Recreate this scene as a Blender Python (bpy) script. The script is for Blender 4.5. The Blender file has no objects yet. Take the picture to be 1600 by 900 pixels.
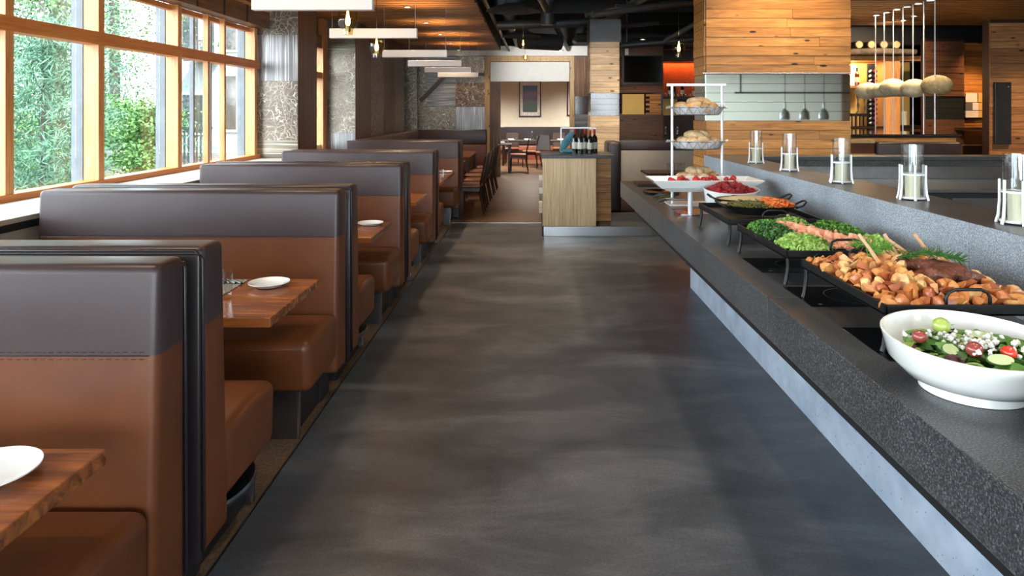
import bpy, bmesh, math, random
from mathutils import Vector, Matrix
random.seed(7)
R = random.random
PI = math.pi
sc = bpy.context.scene
COL = sc.collection

# ------------------------------------------------------------ camera
cam_d = bpy.data.cameras.new('camera')
cam = bpy.data.objects.new('camera', cam_d); COL.objects.link(cam)
cam.location = (0, 0, 1.65); cam.rotation_euler = (PI/2, 0, 0)
cam_d.sensor_width = 36; cam_d.lens = 1087/1600*36
cam_d.shift_x = -30/1600; cam_d.shift_y = -277/1600
cam_d.clip_start = 0.05; cam_d.clip_end = 300
sc.camera = cam
# ------------------------------------------------------------ world, sun, view
w = bpy.data.worlds.new('sky'); sc.world = w; w.use_nodes = True
bg = w.node_tree.nodes['Background']
bg.inputs[0].default_value = (0.84, 0.92, 1.0, 1); bg.inputs[1].default_value = 15
sd = bpy.data.lights.new('sun', 'SUN'); sd.energy = 12; sd.angle = 0.02; sd.color = (1, .93, .8)
so = bpy.data.objects.new('sun', sd); COL.objects.link(so); so.rotation_euler = (math.radians(42), 0, math.radians(48))
def portal(x, y0, y1, z0, z1):
    d = bpy.data.lights.new('portal', 'AREA'); d.shape = 'RECTANGLE'; d.size = z1-z0; d.size_y = y1-y0
    d.cycles.is_portal = True
    o = bpy.data.objects.new('portal', d); COL.objects.link(o)
    o.location = (x, (y0+y1)/2, (z0+z1)/2); o.rotation_euler = (0, -PI/2, 0)
portal(-3.62, -5.8, 8.75, 1.1, 2.67)
d = bpy.data.lights.new('portal', 'AREA'); d.shape = 'RECTANGLE'; d.size = 7.4; d.size_y = 2.5; d.cycles.is_portal = True
o = bpy.data.objects.new('portal', d); COL.objects.link(o); o.location = (.3, -6.15, 1.75); o.rotation_euler = (PI/2, 0, PI)
sc.view_settings.view_transform = 'Standard'; sc.view_settings.look = 'None'
sc.view_settings.exposure = 0.0; sc.view_settings.gamma = 1.0; sc.view_settings.use_curve_mapping = False
sc.cycles.max_bounces = 8; sc.cycles.transparent_max_bounces = 16; sc.cycles.sample_clamp_indirect = 20
sc.cycles.caustics_reflective = False; sc.cycles.caustics_refractive = False

# ------------------------------------------------------------ materials
M = {}
def nt(name):
    m = bpy.data.materials.new(name); m.use_nodes = True; M[name] = m
    n = m.node_tree.nodes; l = m.node_tree.links
    return m, n, l, n['Principled BSDF']
def ramp(n, l, src, stops):
    r = n.new('ShaderNodeValToRGB'); e = r.color_ramp.elements
    while len(e) < len(stops): e.new(0.5)
    for i, (p, c) in enumerate(stops):
        e[i].position = p; e[i].color = (*c, 1) if len(c) == 3 else c
    l.new(src, r.inputs[0]); return r.outputs[0]
def coords(n, l, kind='Object', scale=(1, 1, 1), world=False):
    mp = n.new('ShaderNodeMapping'); mp.inputs['Scale'].default_value = scale
    if world: g = n.new('ShaderNodeNewGeometry'); l.new(g.outputs['Position'], mp.inputs[0])
    else: g = n.new('ShaderNodeTexCoord'); l.new(g.outputs[kind], mp.inputs[0])
    return mp.outputs[0]
def noise(n, l, vec, scale, detail=4, dist=0, rough=.55):
    t = n.new('ShaderNodeTexNoise'); t.inputs['Scale'].default_value = scale; t.inputs['Detail'].default_value = detail
    t.inputs['Distortion'].default_value = dist; t.inputs['Roughness'].default_value = rough
    l.new(vec, t.inputs['Vector']); return t.outputs[0]
def bump(n, l, b, h, strength=.2, dist=.01):
    k = n.new('ShaderNodeBump'); k.inputs['Strength'].default_value = strength; k.inputs['Distance'].default_value = dist
    l.new(h, k.inputs['Height']); l.new(k.outputs[0], b.inputs['Normal'])
def mixc(n, l, f, a, c, mode='MIX'):
    x = n.new('ShaderNodeMix'); x.data_type = 'RGBA'; x.blend_type = mode
    for s, v in ((x.inputs[0], f), (x.inputs[6], a), (x.inputs[7], c)):
        if hasattr(v, 'is_output'): l.new(v, s)
        elif isinstance(v, (int, float)): s.default_value = v
        else: s.default_value = (*v, 1)
    return x.outputs[2]
def simple(name, c, rough=.5, metal=0, var=.15, scale=8, bmp=0, spec=None, world=False, c2=None, coat=0, sheen=0, trans=0, rand=0, sub=0):
    m, n, l, b = nt(name)
    v = coords(n, l, world=world)
    f = noise(n, l, v, scale)
    c2 = c2 or tuple(max(0, x*(1-var*2)) for x in c)
    col = ramp(n, l, f, [(.3, c2), (.7, c)])
    if rand:
        oi = n.new('ShaderNodeObjectInfo')
        rc = ramp(n, l, oi.outputs['Random'], [(0, (1-rand,)*3), (1, (1, 1, 1))])
        col = mixc(n, l, 1.0, col, rc, 'MULTIPLY')
    l.new(col, b.inputs['Base Color'])
    b.inputs['Roughness'].default_value = rough; b.inputs['Metallic'].default_value = metal
    if spec is not None: b.inputs['Specular IOR Level'].default_value = spec
    if coat: b.inputs['Coat Weight'].default_value = coat; b.inputs['Coat Roughness'].default_value = .08
    if trans: b.inputs['Transmission Weight'].default_value = trans
    if sub: b.inputs['Subsurface Weight'].default_value = sub; b.inputs['Subsurface Radius'].default_value = (.02, .01, .005)
    if bmp: bump(n, l, b, noise(n, l, v, scale*6), bmp)
    return m
def wood(name, lo, hi, axis='X', rough=.45, rand=.45, stretch=14, scale=1.6, knots=True, coat=0, randtint=None):
    """planked timber: grain in world space along axis, each piece of its own tone"""
    m, n, l, b = nt(name)
    s = {'X': (scale, scale*stretch, scale*stretch), 'Y': (scale*stretch, scale, scale*stretch), 'Z': (scale*stretch, scale*stretch, scale)}[axis]
    v = coords(n, l, scale=s, world=True)
    oi = n.new('ShaderNodeObjectInfo')
    add = n.new('ShaderNodeVectorMath'); add.operation = 'MULTIPLY_ADD'
    cx = n.new('ShaderNodeCombineXYZ')
    for i in range(3): l.new(oi.outputs['Random'], cx.inputs[i])
    l.new(cx.outputs[0], add.inputs[0]); add.inputs[1].default_value = (37, 37, 37); l.new(v, add.inputs[2])
    f = noise(n, l, add.outputs[0], 1.3, 6, 1.2, .6)
    col = ramp(n, l, f, [(.30, lo), (.52, tuple((a+c)/2 for a, c in zip(lo, hi))), (.72, hi)])
    if rand:
        rc = ramp(n, l, oi.outputs['Random'], [(0, (1-rand, 1-rand*1.08, 1-rand*1.15)), (.5, (1-rand*.35, 1-rand*.45, 1-rand*.55)), (1, (1, 1, 1))])
        col = mixc(n, l, 1.0, col, rc, 'MULTIPLY')
    if knots:
        vk = coords(n, l, scale={'X': (.35, 1, 1), 'Y': (1, .35, 1), 'Z': (1, 1, .35)}[axis], world=True)
        vo = n.new('ShaderNodeTexVoronoi'); vo.inputs['Scale'].default_value = 11; l.new(vk, vo.inputs['Vector'])
        kn = ramp(n, l, vo.outputs['Distance'], [(0, (.06, .03, .02)), (.11, (.06, .03, .02)), (.17, (1, 1, 1))])
        nk = noise(n, l, vk, 2.3, 2)
        nr = ramp(n, l, nk, [(.46, (1, 1, 1)), (.52, (0, 0, 0))])
        kk = mixc(n, l, nr, kn, (1, 1, 1), 'MIX')
        col = mixc(n, l, 1.0, col, kk, 'MULTIPLY')
    l.new(col, b.inputs['Base Color']); b.inputs['Roughness'].default_value = rough
    if coat: b.inputs['Coat Weight'].default_value = coat; b.inputs['Coat Roughness'].default_value = .06
    bump(n, l, b, f, .12, .004)
    return m
def leather(name, c, c2, rough=.36):
    m, n, l, b = nt(name)
    v = coords(n, l, world=True)
    f = noise(n, l, v, 2.2, 3)
    l.new(ramp(n, l, f, [(.3, c2), (.7, c)]), b.inputs['Base Color'])
    vo = n.new('ShaderNodeTexVoronoi'); vo.inputs['Scale'].default_value = 420; l.new(v, vo.inputs['Vector'])
    bump(n, l, b, vo.outputs['Distance'], .12, .001)
    b.inputs['Roughness'].default_value = rough; b.inputs['Specular IOR Level'].default_value = .42
leather('leather_dark', (.050, .031, .032), (.036, .022, .023))
leather('leather_tan', (.165, .048, .013), (.105, .030, .009), .38)
leather('leather_black', (.03, .022, .026), (.02, .015, .018), .3)
simple('black_metal', (.012, .012, .013), .42, .3, bmp=.1, scale=30)
simple('black_paint', (.006, .006, .007), .6)
simple('duct_grey', (.06, .066, .075), .45, .3)
simple('steel', (.62, .63, .65), .22, 1, var=.06, scale=3)
simple('steel_dark', (.25, .26, .28), .28, 1, var=.1)
simple('ceramic', (.82, .82, .80), .12, var=.01, coat=.5)
simple('white_metal', (.78, .80, .82), .3, .15, var=.02)
simple('white_cloth', (.90, .91, .93), .8, var=.06, bmp=.3)
simple('white_wall', (.86, .88, .87), .8, var=.03)
simple('cream_wall', (.68, .62, .52), .8, var=.03)
simple('grey_cream', (.42, .39, .34), .7, var=.04)
simple('plate_white', (.88, .88, .87), .15, var=.01, coat=.4)
simple('napkin', (.75, .80, .88), .8)
simple('black_glass', (.004, .004, .005), .06, coat=1)
simple('hob_ring', (.10, .10, .11), .3)
simple('candle_wax', (.95, .88, .66), .5, var=.04, sub=.2)
simple('bar_grey', (.16, .18, .20), .5)
simple('woven_pale', (.86, .74, .50), .6, c2=(.66, .52, .30), scale=18, bmp=.5)
simple('charcoal', (.015, .016, .02), .35)
simple('bread', (.80, .50, .24), .7, c2=(.58, .27, .09), scale=14, bmp=.15, rand=.2)
simple('bread_floured', (.80, .60, .36), .8, c2=(.50, .29, .13), scale=26, bmp=.15, rand=.25)
simple('strawberry', (.62, .03, .02), .3, c2=(.45, .01, .01), rand=.3, coat=.2)
simple('strawberry_flesh', (.85, .25, .18), .4)
simple('raspberry', (.50, .015, .03), .35, c2=(.28, .005, .015), scale=60, bmp=.8, rand=.35)
simple('leaf_dark', (.05, .16, .02), .5, c2=(.02, .08, .012), scale=20, rand=.2)
simple('leaf_mid', (.13, .33, .04), .45, c2=(.07, .22, .02), scale=20, rand=.3)
simple('leaf_light', (.42, .60, .16), .45, c2=(.26, .46, .08), scale=20, rand=.3)
simple('leaf_purple', (.09, .02, .035), .45)
simple('salmon', (.86, .46, .30), .4, c2=(.72, .26, .14), scale=30, bmp=.3, rand=.15)
simple('meat', (.24, .07, .03), .3, c2=(.07, .015, .008), scale=28, bmp=.9, coat=.3)
simple('bone', (.72, .48, .30), .5, c2=(.45, .22, .10))
simple('carrot', (.75, .18, .02), .35, c2=(.6, .10, .01), rand=.2, coat=.2)
simple('bean', (.17, .16, .02), .4, c2=(.08, .08, .012), rand=.3)
simple('rice', (.78, .62, .36), .6, c2=(.62, .40, .18), scale=60, bmp=.8)
simple('tomato_red', (.70, .05, .02), .15, coat=.5)
simple('tomato_maroon', (.32, .06, .05), .2, coat=.5)
simple('tomato_green', (.42, .55, .12), .2, coat=.5)
simple('tomato_yellow', (.85, .45, .03), .2, coat=.5)
simple('cucumber_flesh', (.62, .74, .38), .4)
simple('cheese', (.88, .87, .80), .7, bmp=.4)
simple('wicker', (.62, .48, .26), .6, c2=(.34, .24, .11), scale=18, bmp=.6)
simple('bark', (.16, .12, .08), .9, c2=(.06, .045, .03), scale=9, bmp=1)
simple('log_end', (.60, .42, .22), .8, c2=(.40, .24, .10))
simple('bottle_dark', (.008, .014, .009), .08, coat=1)
simple('bottle_amber', (.12, .03, .008), .08, coat=1)
simple('foil_red', (.45, .02, .03), .3, .4)
simple('paper', (.78, .76, .68), .7)
simple('teal_cloth', (.08, .26, .32), .7, c2=(.04, .15, .20))
simple('stone_white', (.25, .25, .24), .8)
simple('window_dark', (.05, .06, .065), .1, coat=1)
simple('house_wall', (.27, .31, .32), .8, var=.02)
simple('grass', (.05, .12, .018), .9, c2=(.025, .07, .01), scale=3)
simple('tree_bark', (.08, .065, .055), .9, c2=(.04, .035, .03), scale=12, bmp=.6)
simple('needle', (.085, .20, .13), .7, c2=(.05, .13, .08), scale=5)
simple('leaf_out', (.09, .21, .05), .6, c2=(.045, .12, .03), scale=3)
simple('leaf_far', (.10, .19, .07), .6, c2=(.05, .10, .035), scale=3)
simple('tv_black', (.004, .004, .005), .12)
simple('orange_glow_wall', (.50, .10, .02), .6)
simple('yellow_wall', (.75, .52, .16), .7, var=.04)
simple('picture_mat', (.80, .76, .74), .9)
simple('frame_dark', (.03, .012, .008), .4)
simple('red_brown', (.20, .04, .02), .5)
simple('chair_wood', (.035, .018, .012), .35, c2=(.02, .01, .007))
simple('leather_seat', (.22, .075, .035), .4)
wood('pillar_wood', (.36, .135, .028), (.82, .43, .13), 'X', rand=.36)
wood('pillar_wood_pale', (.46, .29, .15), (.80, .60, .38), 'X', rand=.3)
wood('wall_wood', (.20, .08, .03), (.52, .25, .10), 'X', rand=.4)
wood('wall_wood_dark', (.07, .030, .016), (.20, .09, .045), 'X', rand=.4)
wood('slat_wood', (.17, .07, .022), (.46, .23, .08), 'X', rand=0, knots=False)
wood('frame_wood', (.50, .155, .03), (.74, .30, .085), 'Y', rand=0, knots=False, rough=.4)
wood('post_wood', (.50, .20, .06), (.78, .42, .17), 'Z', rand=.15, rough=.4, knots=False)
wood('beam_wood', (.05, .025, .014), (.20, .10, .05), 'Y', rand=0, knots=False)
wood('table_wood', (.045, .012, .006), (.50, .155, .038), 'X', rand=0, knots=False, rough=.2, coat=.35, stretch=12, scale=1.0)
wood('oak', (.50, .33, .17), (.80, .62, .38), 'Z', rand=0, knots=False, stretch=26, scale=1.2)
wood('pine_trim', (.42, .25, .10), (.66, .44, .20), 'Z', rand=.1, knots=True)
wood('floor_wood', (.045, .024, .012), (.21, .105, .045), 'X', rand=0, knots=False, rough=.32, stretch=10, scale=.8)

def glass(name, tint=(1, 1, 1), refl=1.45):
    m, n, l, b = nt(name); n.remove(b)
    t = n.new('ShaderNodeBsdfTransparent'); t.inputs[0].default_value = (*tint, 1)
    g = n.new('ShaderNodeBsdfGlossy'); g.inputs['Roughness'].default_value = .02
    fr = n.new('ShaderNodeFresnel'); fr.inputs[0].default_value = refl
    ge = n.new('ShaderNodeNewGeometry'); sb = n.new('ShaderNodeMath'); sb.operation = 'SUBTRACT'; sb.inputs[0].default_value = 1; l.new(ge.outputs['Backfacing'], sb.inputs[1])
    mu = n.new('ShaderNodeMath'); mu.operation = 'MULTIPLY'; l.new(sb.outputs[0], mu.inputs[0]); l.new(fr.outputs[0], mu.inputs[1])
    mx = n.new('ShaderNodeMixShader'); l.new(mu.outputs[0], mx.inputs[0]); l.new(t.outputs[0], mx.inputs[1]); l.new(g.outputs[0], mx.inputs[2])
    l.new(mx.outputs[0], n['Material Output'].inputs[0])
glass('pane_glass', (.97, .99, .985)); glass('clear_glass', (.95, .97, .97), 2.1); glass('amber_glass', (.97, .90, .66), 1.8)
def emit(name, c, s):
    m, n, l, b = nt(name)
    b.inputs['Base Color'].default_value = (*c, 1); b.inputs['Emission Color'].default_value = (*c, 1); b.inputs['Emission Strength'].default_value = s
emit('bulb', (1, .55, .18), 30); emit('lamp_lens', (1, .86, .62), 14); emit('shade_white', (.85, .82, .78), .10); emit('fill_tube', (1, .97, .9), 6)
emit('warm_panel', (1, .62, .2), 1.1); emit('screen_white', (.85, .95, 1), .45)

# polished concrete floor
m, n, l, b = nt('concrete_floor')
v = coords(n, l, world=True)
f1 = noise(n, l, coords(n, l, scale=(.6, 1.5, 1), world=True), 1.7, 9, .5, .66); f2 = noise(n, l, v, 90, 4, 0, .7)
c = ramp(n, l, f1, [(.30, (.042, .044, .050)), (.5, (.082, .086, .095)), (.72, (.175, .178, .185))])
c = mixc(n, l, .55, c, ramp(n, l, f2, [(.35, (.5, .5, .5)), (.65, (1.25, 1.25, 1.25))]), 'MULTIPLY')
l.new(c, b.inputs['Base Color'])
f3 = noise(n, l, v, 3.5, 5)
rr = n.new('ShaderNodeMapRange'); rr.inputs[3].default_value = .28; rr.inputs[4].default_value = .52; l.new(f3, rr.inputs[0]); l.new(rr.outputs[0], b.inputs['Roughness'])
bump(n, l, b, f2, .25, .002)
# granite counter
m, n, l, b = nt('granite')
v = coords(n, l, world=True)
f1 = noise(n, l, v, 210, 2, 0, .6); f2 = noise(n, l, v, 3, 4)
c = ramp(n, l, f1, [(.36, (.022, .024, .026)), (.56, (.065, .068, .072)), (.68, (.19, .195, .20))])
c = mixc(n, l, .6, c, ramp(n, l, f2, [(.3, (.6, .6, .6)), (.7, (1.2, 1.2, 1.2))]), 'MULTIPLY')
l.new(c, b.inputs['Base Color']); b.inputs['Roughness'].default_value = .34; bump(n, l, b, f1, .1, .001)
# granite of the upstand, window light put into its paler grey
m, n, l, b = nt('granite_lit')
v = coords(n, l, world=True)
f1 = noise(n, l, v, 170, 2, 0, .6); f2 = noise(n, l, v, 2.5, 5)
c = ramp(n, l, f1, [(.34, (.17, .20, .23)), (.56, (.36, .41, .46)), (.70, (.60, .65, .70))])
c = mixc(n, l, .6, c, ramp(n, l, f2, [(.3, (.65, .65, .65)), (.7, (1.2, 1.2, 1.2))]), 'MULTIPLY')
l.new(c, b.inputs['Base Color']); b.inputs['Roughness'].default_value = .5; bump(n, l, b, f1, .1, .001)
# pale cast concrete plinth with pinholes
m, n, l, b = nt('concrete_pale')
v = coords(n, l, world=True)
f2 = noise(n, l, v, 5, 6); vo = n.new('ShaderNodeTexVoronoi'); vo.inputs['Scale'].default_value = 32; l.new(v, vo.inputs['Vector'])
c = ramp(n, l, f2, [(.3, (.36, .45, .58)), (.7, (.56, .66, .80))])
c = mixc(n, l, 1, c, ramp(n, l, vo.outputs['Distance'], [(.07, (.25, .25, .25)), (.13, (1, 1, 1))]), 'MULTIPLY')
l.new(c, b.inputs['Base Color']); b.inputs['Roughness'].default_value = .6
# etched metal panels: tangled scratches over brushed bronze
def etched(name, base, line, lines='curl', metal=.75, rough=.33):
    m, n, l, b = nt(name)
    v = coords(n, l, world=True)
    if lines == 'curl':
        nz = n.new('ShaderNodeTexNoise'); nz.inputs['Scale'].default_value = 2.6; nz.inputs['Detail'].default_value = 2; l.new(v, nz.inputs['Vector'])
        ad = n.new('ShaderNodeVectorMath'); ad.operation = 'MULTIPLY_ADD'; l.new(nz.outputs[1], ad.inputs[0]); ad.inputs[1].default_value = (1.1, 1.1, 1.1); l.new(v, ad.inputs[2])
        fs = None
        for sc_, wd in ((3.4, .012), (5.6, .014), (9, .018)):
            vo = n.new('ShaderNodeTexVoronoi'); vo.feature = 'DISTANCE_TO_EDGE'; vo.inputs['Scale'].default_value = sc_; l.new(ad.outputs[0], vo.inputs['Vector'])
            r = ramp(n, l, vo.outputs['Distance'], [(0, (1, 1, 1)), (wd, (0, 0, 0))])
            fs = r if fs is None else mixc(n, l, 1, fs, r, 'LIGHTEN')
    else:
        vv = coords(n, l, scale=(60, 60, .7) if lines == 'vert' else (1.2, 1.2, 70), world=True)
        fs = ramp(n, l, noise(n, l, vv, 1.0, 3), [(.52, (0, 0, 0)), (.70, (.8, .8, .8))])
    pat = ramp(n, l, noise(n, l, v, 1.7, 3), [(.3, tuple(x*.6 for x in base)), (.7, base)])
    l.new(mixc(n, l, fs, pat, line), b.inputs['Base Color'])
    b.inputs['Metallic'].default_value = metal; b.inputs['Roughness'].default_value = rough
    bump(n, l, b, fs, .3, .002)
etched('etched_curl', (.17, .14, .11), (.62, .58, .48)); etched('etched_vertical', (.20, .19, .19), (.66, .66, .64), 'vert'); etched('etched_across', (.20, .18, .14), (.62, .58, .48), 'hor')
etched('etched_brown', (.085, .042, .024), (.30, .17, .10), 'vert', .6, .38); etched('etched_brown_curl', (.10, .055, .035), (.55, .48, .42), 'curl', .6, .36)
etched('etched_grey', (.16, .15, .15), (.62, .62, .62), 'hor', .6, .36)
simple('mirror', (.74, .80, .76), .03, 1, var=.01)
simple('mirror_dull', (.42, .52, .50), .3, 1, var=.02)
simple('dark_reflection', (.045, .016, .014), .12, 0, var=.2, coat=.6)  # maroon gloss, no true mirror: the bands' dark reflection is put into the colour
# carpeted strip under the booths
simple('mosaic', (.17, .10, .05), .7, c2=(.06, .035, .02), scale=70, world=True)
simple('runner_weave', (.34, .28, .20), .8, c2=(.06, .05, .045), scale=90)
# abstract landscape print
m, n, l, b = nt('art_print')
v = coords(n, l, 'Generated'); sx = n.new('ShaderNodeSeparateXYZ'); l.new(v, sx.inputs[0])
nz = noise(n, l, v, 4, 4); ma = n.new('ShaderNodeMath'); ma.operation = 'MULTIPLY_ADD'; l.new(nz, ma.inputs[0]); ma.inputs[1].default_value = .3; l.new(sx.outputs[2], ma.inputs[2])
l.new(ramp(n, l, ma.outputs[0], [(.15, (.03, .04, .02)), (.40, (.03, .07, .015)), (.56, (.10, .035, .02)), (.68, (.05, .005, .05)), (.84, (.16, .01, .05)), (1, (.02, .005, .07))]), b.inputs['Base Color'])
b.inputs['Roughness'].default_value = .3
# gravel and soil outside
simple('gravel', (.12, .115, .105), .95, c2=(.06, .058, .05), scale=6, bmp=.5, world=True)
# potatoes: roasted wedges, every piece of its own shade
m, n, l, b = nt('potato')
v = coords(n, l); oi = n.new('ShaderNodeObjectInfo')
c = ramp(n, l, oi.outputs['Random'], [(0, (.36, .09, .03)), (.35, (.58, .20, .05)), (.75, (.74, .36, .11)), (1, (.84, .60, .27))])
c = mixc(n, l, .8, c, ramp(n, l, noise(n, l, v, 34, 4), [(.3, (.45, .30, .22)), (.6, (1, 1, 1))]), 'MULTIPLY')
l.new(c, b.inputs['Base Color']); b.inputs['Roughness'].default_value = .38; b.inputs['Coat Weight'].default_value = .2

# ------------------------------------------------------------ mesh helpers
def new_bm(): return bmesh.new()
def box(bm, x0, x1, y0, y1, z0, z1, bev=0, seg=2):
    t = bmesh.new(); bmesh.ops.create_cube(t, size=1)
    for v in t.verts: v.co = Vector(((x0+x1)/2+v.co.x*(x1-x0), (y0+y1)/2+v.co.y*(y1-y0), (z0+z1)/2+v.co.z*(z1-z0)))
    if bev: bmesh.ops.bevel(t, geom=t.edges[:], offset=bev, segments=seg, profile=.5, affect='EDGES')
    return join(bm, t)
def join(bm, t):
    if bm is None: return t
    me = bpy.data.meshes.new('tmp'); t.to_mesh(me); t.free(); bm.from_mesh(me); bpy.data.meshes.remove(me); return bm
def lathe(bm, prof, c=(0, 0, 0), seg=24, sx=1, sy=1, rot=None):
    t = bmesh.new(); rings = []
    for r, z in prof:
        if r < 1e-5: rings.append([t.verts.new((0, 0, z))])
        else: rings.append([t.verts.new((r*sx*math.cos(2*PI*i/seg), r*sy*math.sin(2*PI*i/seg), z)) for i in range(seg)])
    for a, b2 in zip(rings, rings[1:]):
        for i in range(seg):
            j = (i+1) % seg
            if len(a) == 1 and len(b2) == 1: continue
            if len(a) == 1: t.faces.new((a[0], b2[j], b2[i]))
            elif len(b2) == 1: t.faces.new((a[i], a[j], b2[0]))
            else: t.faces.new((a[i], a[j], b2[j], b2[i]))
    mt = Matrix.Translation(c) @ (rot.to_4x4() if rot else Matrix.Identity(4))
    bmesh.ops.transform(t, matrix=mt, verts=t.verts[:]); bmesh.ops.recalc_face_normals(t, faces=t.faces[:])
    return join(bm, t)
def tube(bm, pts, r, seg=8, cap=True):
    t = bmesh.new(); pts = [Vector(p) for p in pts]; rs = r if isinstance(r, (list, tuple)) else [r]*len(pts)
    d0 = (pts[1]-pts[0]).normalized(); up = Vector((0, 0, 1)) if abs(d0.z) < .9 else Vector((1, 0, 0))
    rings = []; nrm = d0.cross(up).normalized()
    for i, p in enumerate(pts):
        d = ((pts[min(i+1, len(pts)-1)]-pts[max(i-1, 0)])).normalized()
        nrm = (nrm-d*nrm.dot(d)).normalized(); bn = d.cross(nrm)
        rings.append([t.verts.new(p+(nrm*math.cos(2*PI*k/seg)+bn*math.sin(2*PI*k/seg))*rs[i]) for k in range(seg)])
    for a, b2 in zip(rings, rings[1:]):
        for k in range(seg): t.faces.new((a[k], a[(k+1) % seg], b2[(k+1) % seg], b2[k]))
    if cap: t.faces.new(rings[0][::-1]); t.faces.new(rings[-1])
    bmesh.ops.recalc_face_normals(t, faces=t.faces[:])
    return join(bm, t)
def blob(bm, c, r, sub=2, jit=.0, sx=1, sy=1, sz=1, rot=None):
    t = bmesh.new(); bmesh.ops.create_icosphere(t, subdivisions=sub, radius=1)
    for v in t.verts:
        k = 1+random.uniform(-jit, jit); v.co = Vector((v.co.x*r*sx*k, v.co.y*r*sy*k, v.co.z*r*sz*k))
    mt = Matrix.Translation(c) @ (rot.to_4x4() if rot else Matrix.Identity(4))
    bmesh.ops.transform(t, matrix=mt, verts=t.verts[:])
    return join(bm, t)
def obj(name, bm, m, parent=None, loc=None, smooth=False, label=None):
    me = bpy.data.meshes.new(name); bm.to_mesh(me); bm.free()
    me.materials.append(M[m])
    if smooth:
        me.shade_smooth() if smooth is True else me.set_sharp_from_angle(angle=smooth)
        if smooth is not True:
            for p in me.polygons: p.use_smooth = True
    o = bpy.data.objects.new(name, me); COL.objects.link(o)
    if parent: o.parent = parent
    if loc: o.location = loc
    if label: o['label'] = label
    return o
AS = math.radians(40)
def tag(o, label, cat, group=None, kind=None):
    o['label'] = label; o['category'] = cat
    if group: o['group'] = group
    if kind: o['kind'] = kind
    return o
def thing(name, label, cat, loc=(0, 0, 0), rz=0, group=None):
    o = bpy.data.objects.new(name, None); COL.objects.link(o); o.location = loc; o.rotation_euler = (0, 0, rz); o.empty_display_size = .1
    return tag(o, label, cat, group)
def struct(name, bm, m, parent=None, label=None, smooth=False):
    o = obj(name, bm, m, parent, smooth=smooth)
    if not parent: o['kind'] = 'structure'
    if label: o['label'] = label
    return o
def copy_tree(o, parent=None, loc=None, rz=None, label=None, group=None):
    c = o.copy(); COL.objects.link(c)
    if parent: c.parent = parent
    if loc is not None: c.location = loc
    if rz is not None: c.rotation_euler = (0, 0, rz)
    if label: c['label'] = label
    if group: c['group'] = group
    for ch in KIDS(o): copy_tree(ch, c)
    return c
def KIDS(o): return [x for x in o.children]
def B(x0, x1, y0, y1, z0, z1, bev=0, seg=2): return box(None, x0, x1, y0, y1, z0, z1, bev, seg)
UNIT = None
def piece(name, x0, x1, y0, y1, z0, z1, m, parent):
    """a plain bevelled brick/plank; every one shares one mesh per material"""
    key = 'u_'+m
    me = bpy.data.meshes.get(key)
    if me is None:
        bm = B(-.5, .5, -.5, .5, -.5, .5, 0)
        me = bpy.data.meshes.new(key); bm.to_mesh(me); bm.free(); me.materials.append(M[m])
    o = bpy.data.objects.new(name, me); COL.objects.link(o); o.parent = parent
    o.location = ((x0+x1)/2, (y0+y1)/2, (z0+z1)/2); o.scale = (x1-x0, y1-y0, z1-z0)
    return o
def planks(parent, x0, x1, yf, z0, z1, m, h=.1, side=False, lo=.7, hi=1.9, band=None, bandmat='mirror', gap=.004, t=.03):
    """rows of boards on the camera side of a wall at y=yf (or, with side, on the -X side at x=yf, x0..x1 being y)"""
    z = z0
    while z < z1-.02:
        zt = min(z+h, z1); mm = m
        inb = band and z > band[0]-h*.5 and zt < band[1]+h*.5
        if inb: mm = bandmat
        a = x0
        while a < x1-.001:
            c = x1 if inb else min(x1, a+random.uniform(lo, hi))
            if x1-c < .3: c = x1
            p = random.uniform(-.004, .003) if not inb else .012
            nm = 'mirror_strip' if inb else 'plank'
            if side: piece(nm, yf-t+p, yf, a+gap/2, c-gap/2, z+gap/2, zt-gap/2, mm, parent)
            else: piece(nm, a+gap/2, c-gap/2, yf-t+p, yf, z+gap/2, zt-gap/2, mm, parent)
            a = c
        z = zt
# ------------------------------------------------------------ structure: floors, walls, ceilings
struct('floor', B(-3.7, 9.2, -6, 10.25, -.12, 0), 'concrete_floor')
fw = struct('floor', B(-3.7, 9.2, 10.25, 27, -.12, 0), 'floor_wood')
struct('trim_1', B(-3.0, .2, 10.235, 10.265, 0, .006), 'steel', label='steel threshold strip where concrete meets timber floor')
struct('floor_strip', B(-3.42, -1.147, -6, 10.2, 0, .004), 'mosaic')
struct('trim_2', B(-1.152, -1.147, -6, 10.2, 0, .007), 'steel_dark')
struct('roof', B(-3.7, 9.3, -6.1, 27, 3.95, 4.1), 'black_paint')
struct('wall_left', B(-3.62, -3.42, -6, 8.75, -.3, 1.05), 'cream_wall')
led = struct('window_ledge', B(-3.42, -2.86, -6, 8.7, 1.026, 1.056, .003), 'grey_cream')
struct('ledge_edge', B(-2.885, -2.862, -6, 8.7, .985, 1.026), 'charcoal', led)
struct('ledge_front', B(-2.93, -2.90, -6, 8.7, 0, .99), 'cream_wall', led)
wb = struct('wall_back', B(4.0, 9.3, -6.1, -6, -.1, 3.95), 'white_wall')
struct('wall_back_sill', B(-3.7, 4.0, -6.1, -6, -.1, .5), 'white_wall'); struct('wall_back_head', B(-3.7, 4.0, -6.1, -6, 3.0, 3.95), 'white_wall')
struct('window_14', B(-3.6, 4.0, -6.06, -6.055, .5, 3.0), 'pane_glass')
for k in range(6): struct('trim_%d' % (k+7), B(-3.55+1.45*k, -3.47+1.45*k, -6.1, -5.98, .5, 3.0), 'post_wood')
struct('wall_right', B(9.2, 9.3, -6, 27, -.1, 3.95), 'wall_wood_dark')
struct('wall_left_upper', B(-3.7, -3.46, -6, 17.6, 2.85, 3.95), 'wall_wood_dark')
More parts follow.
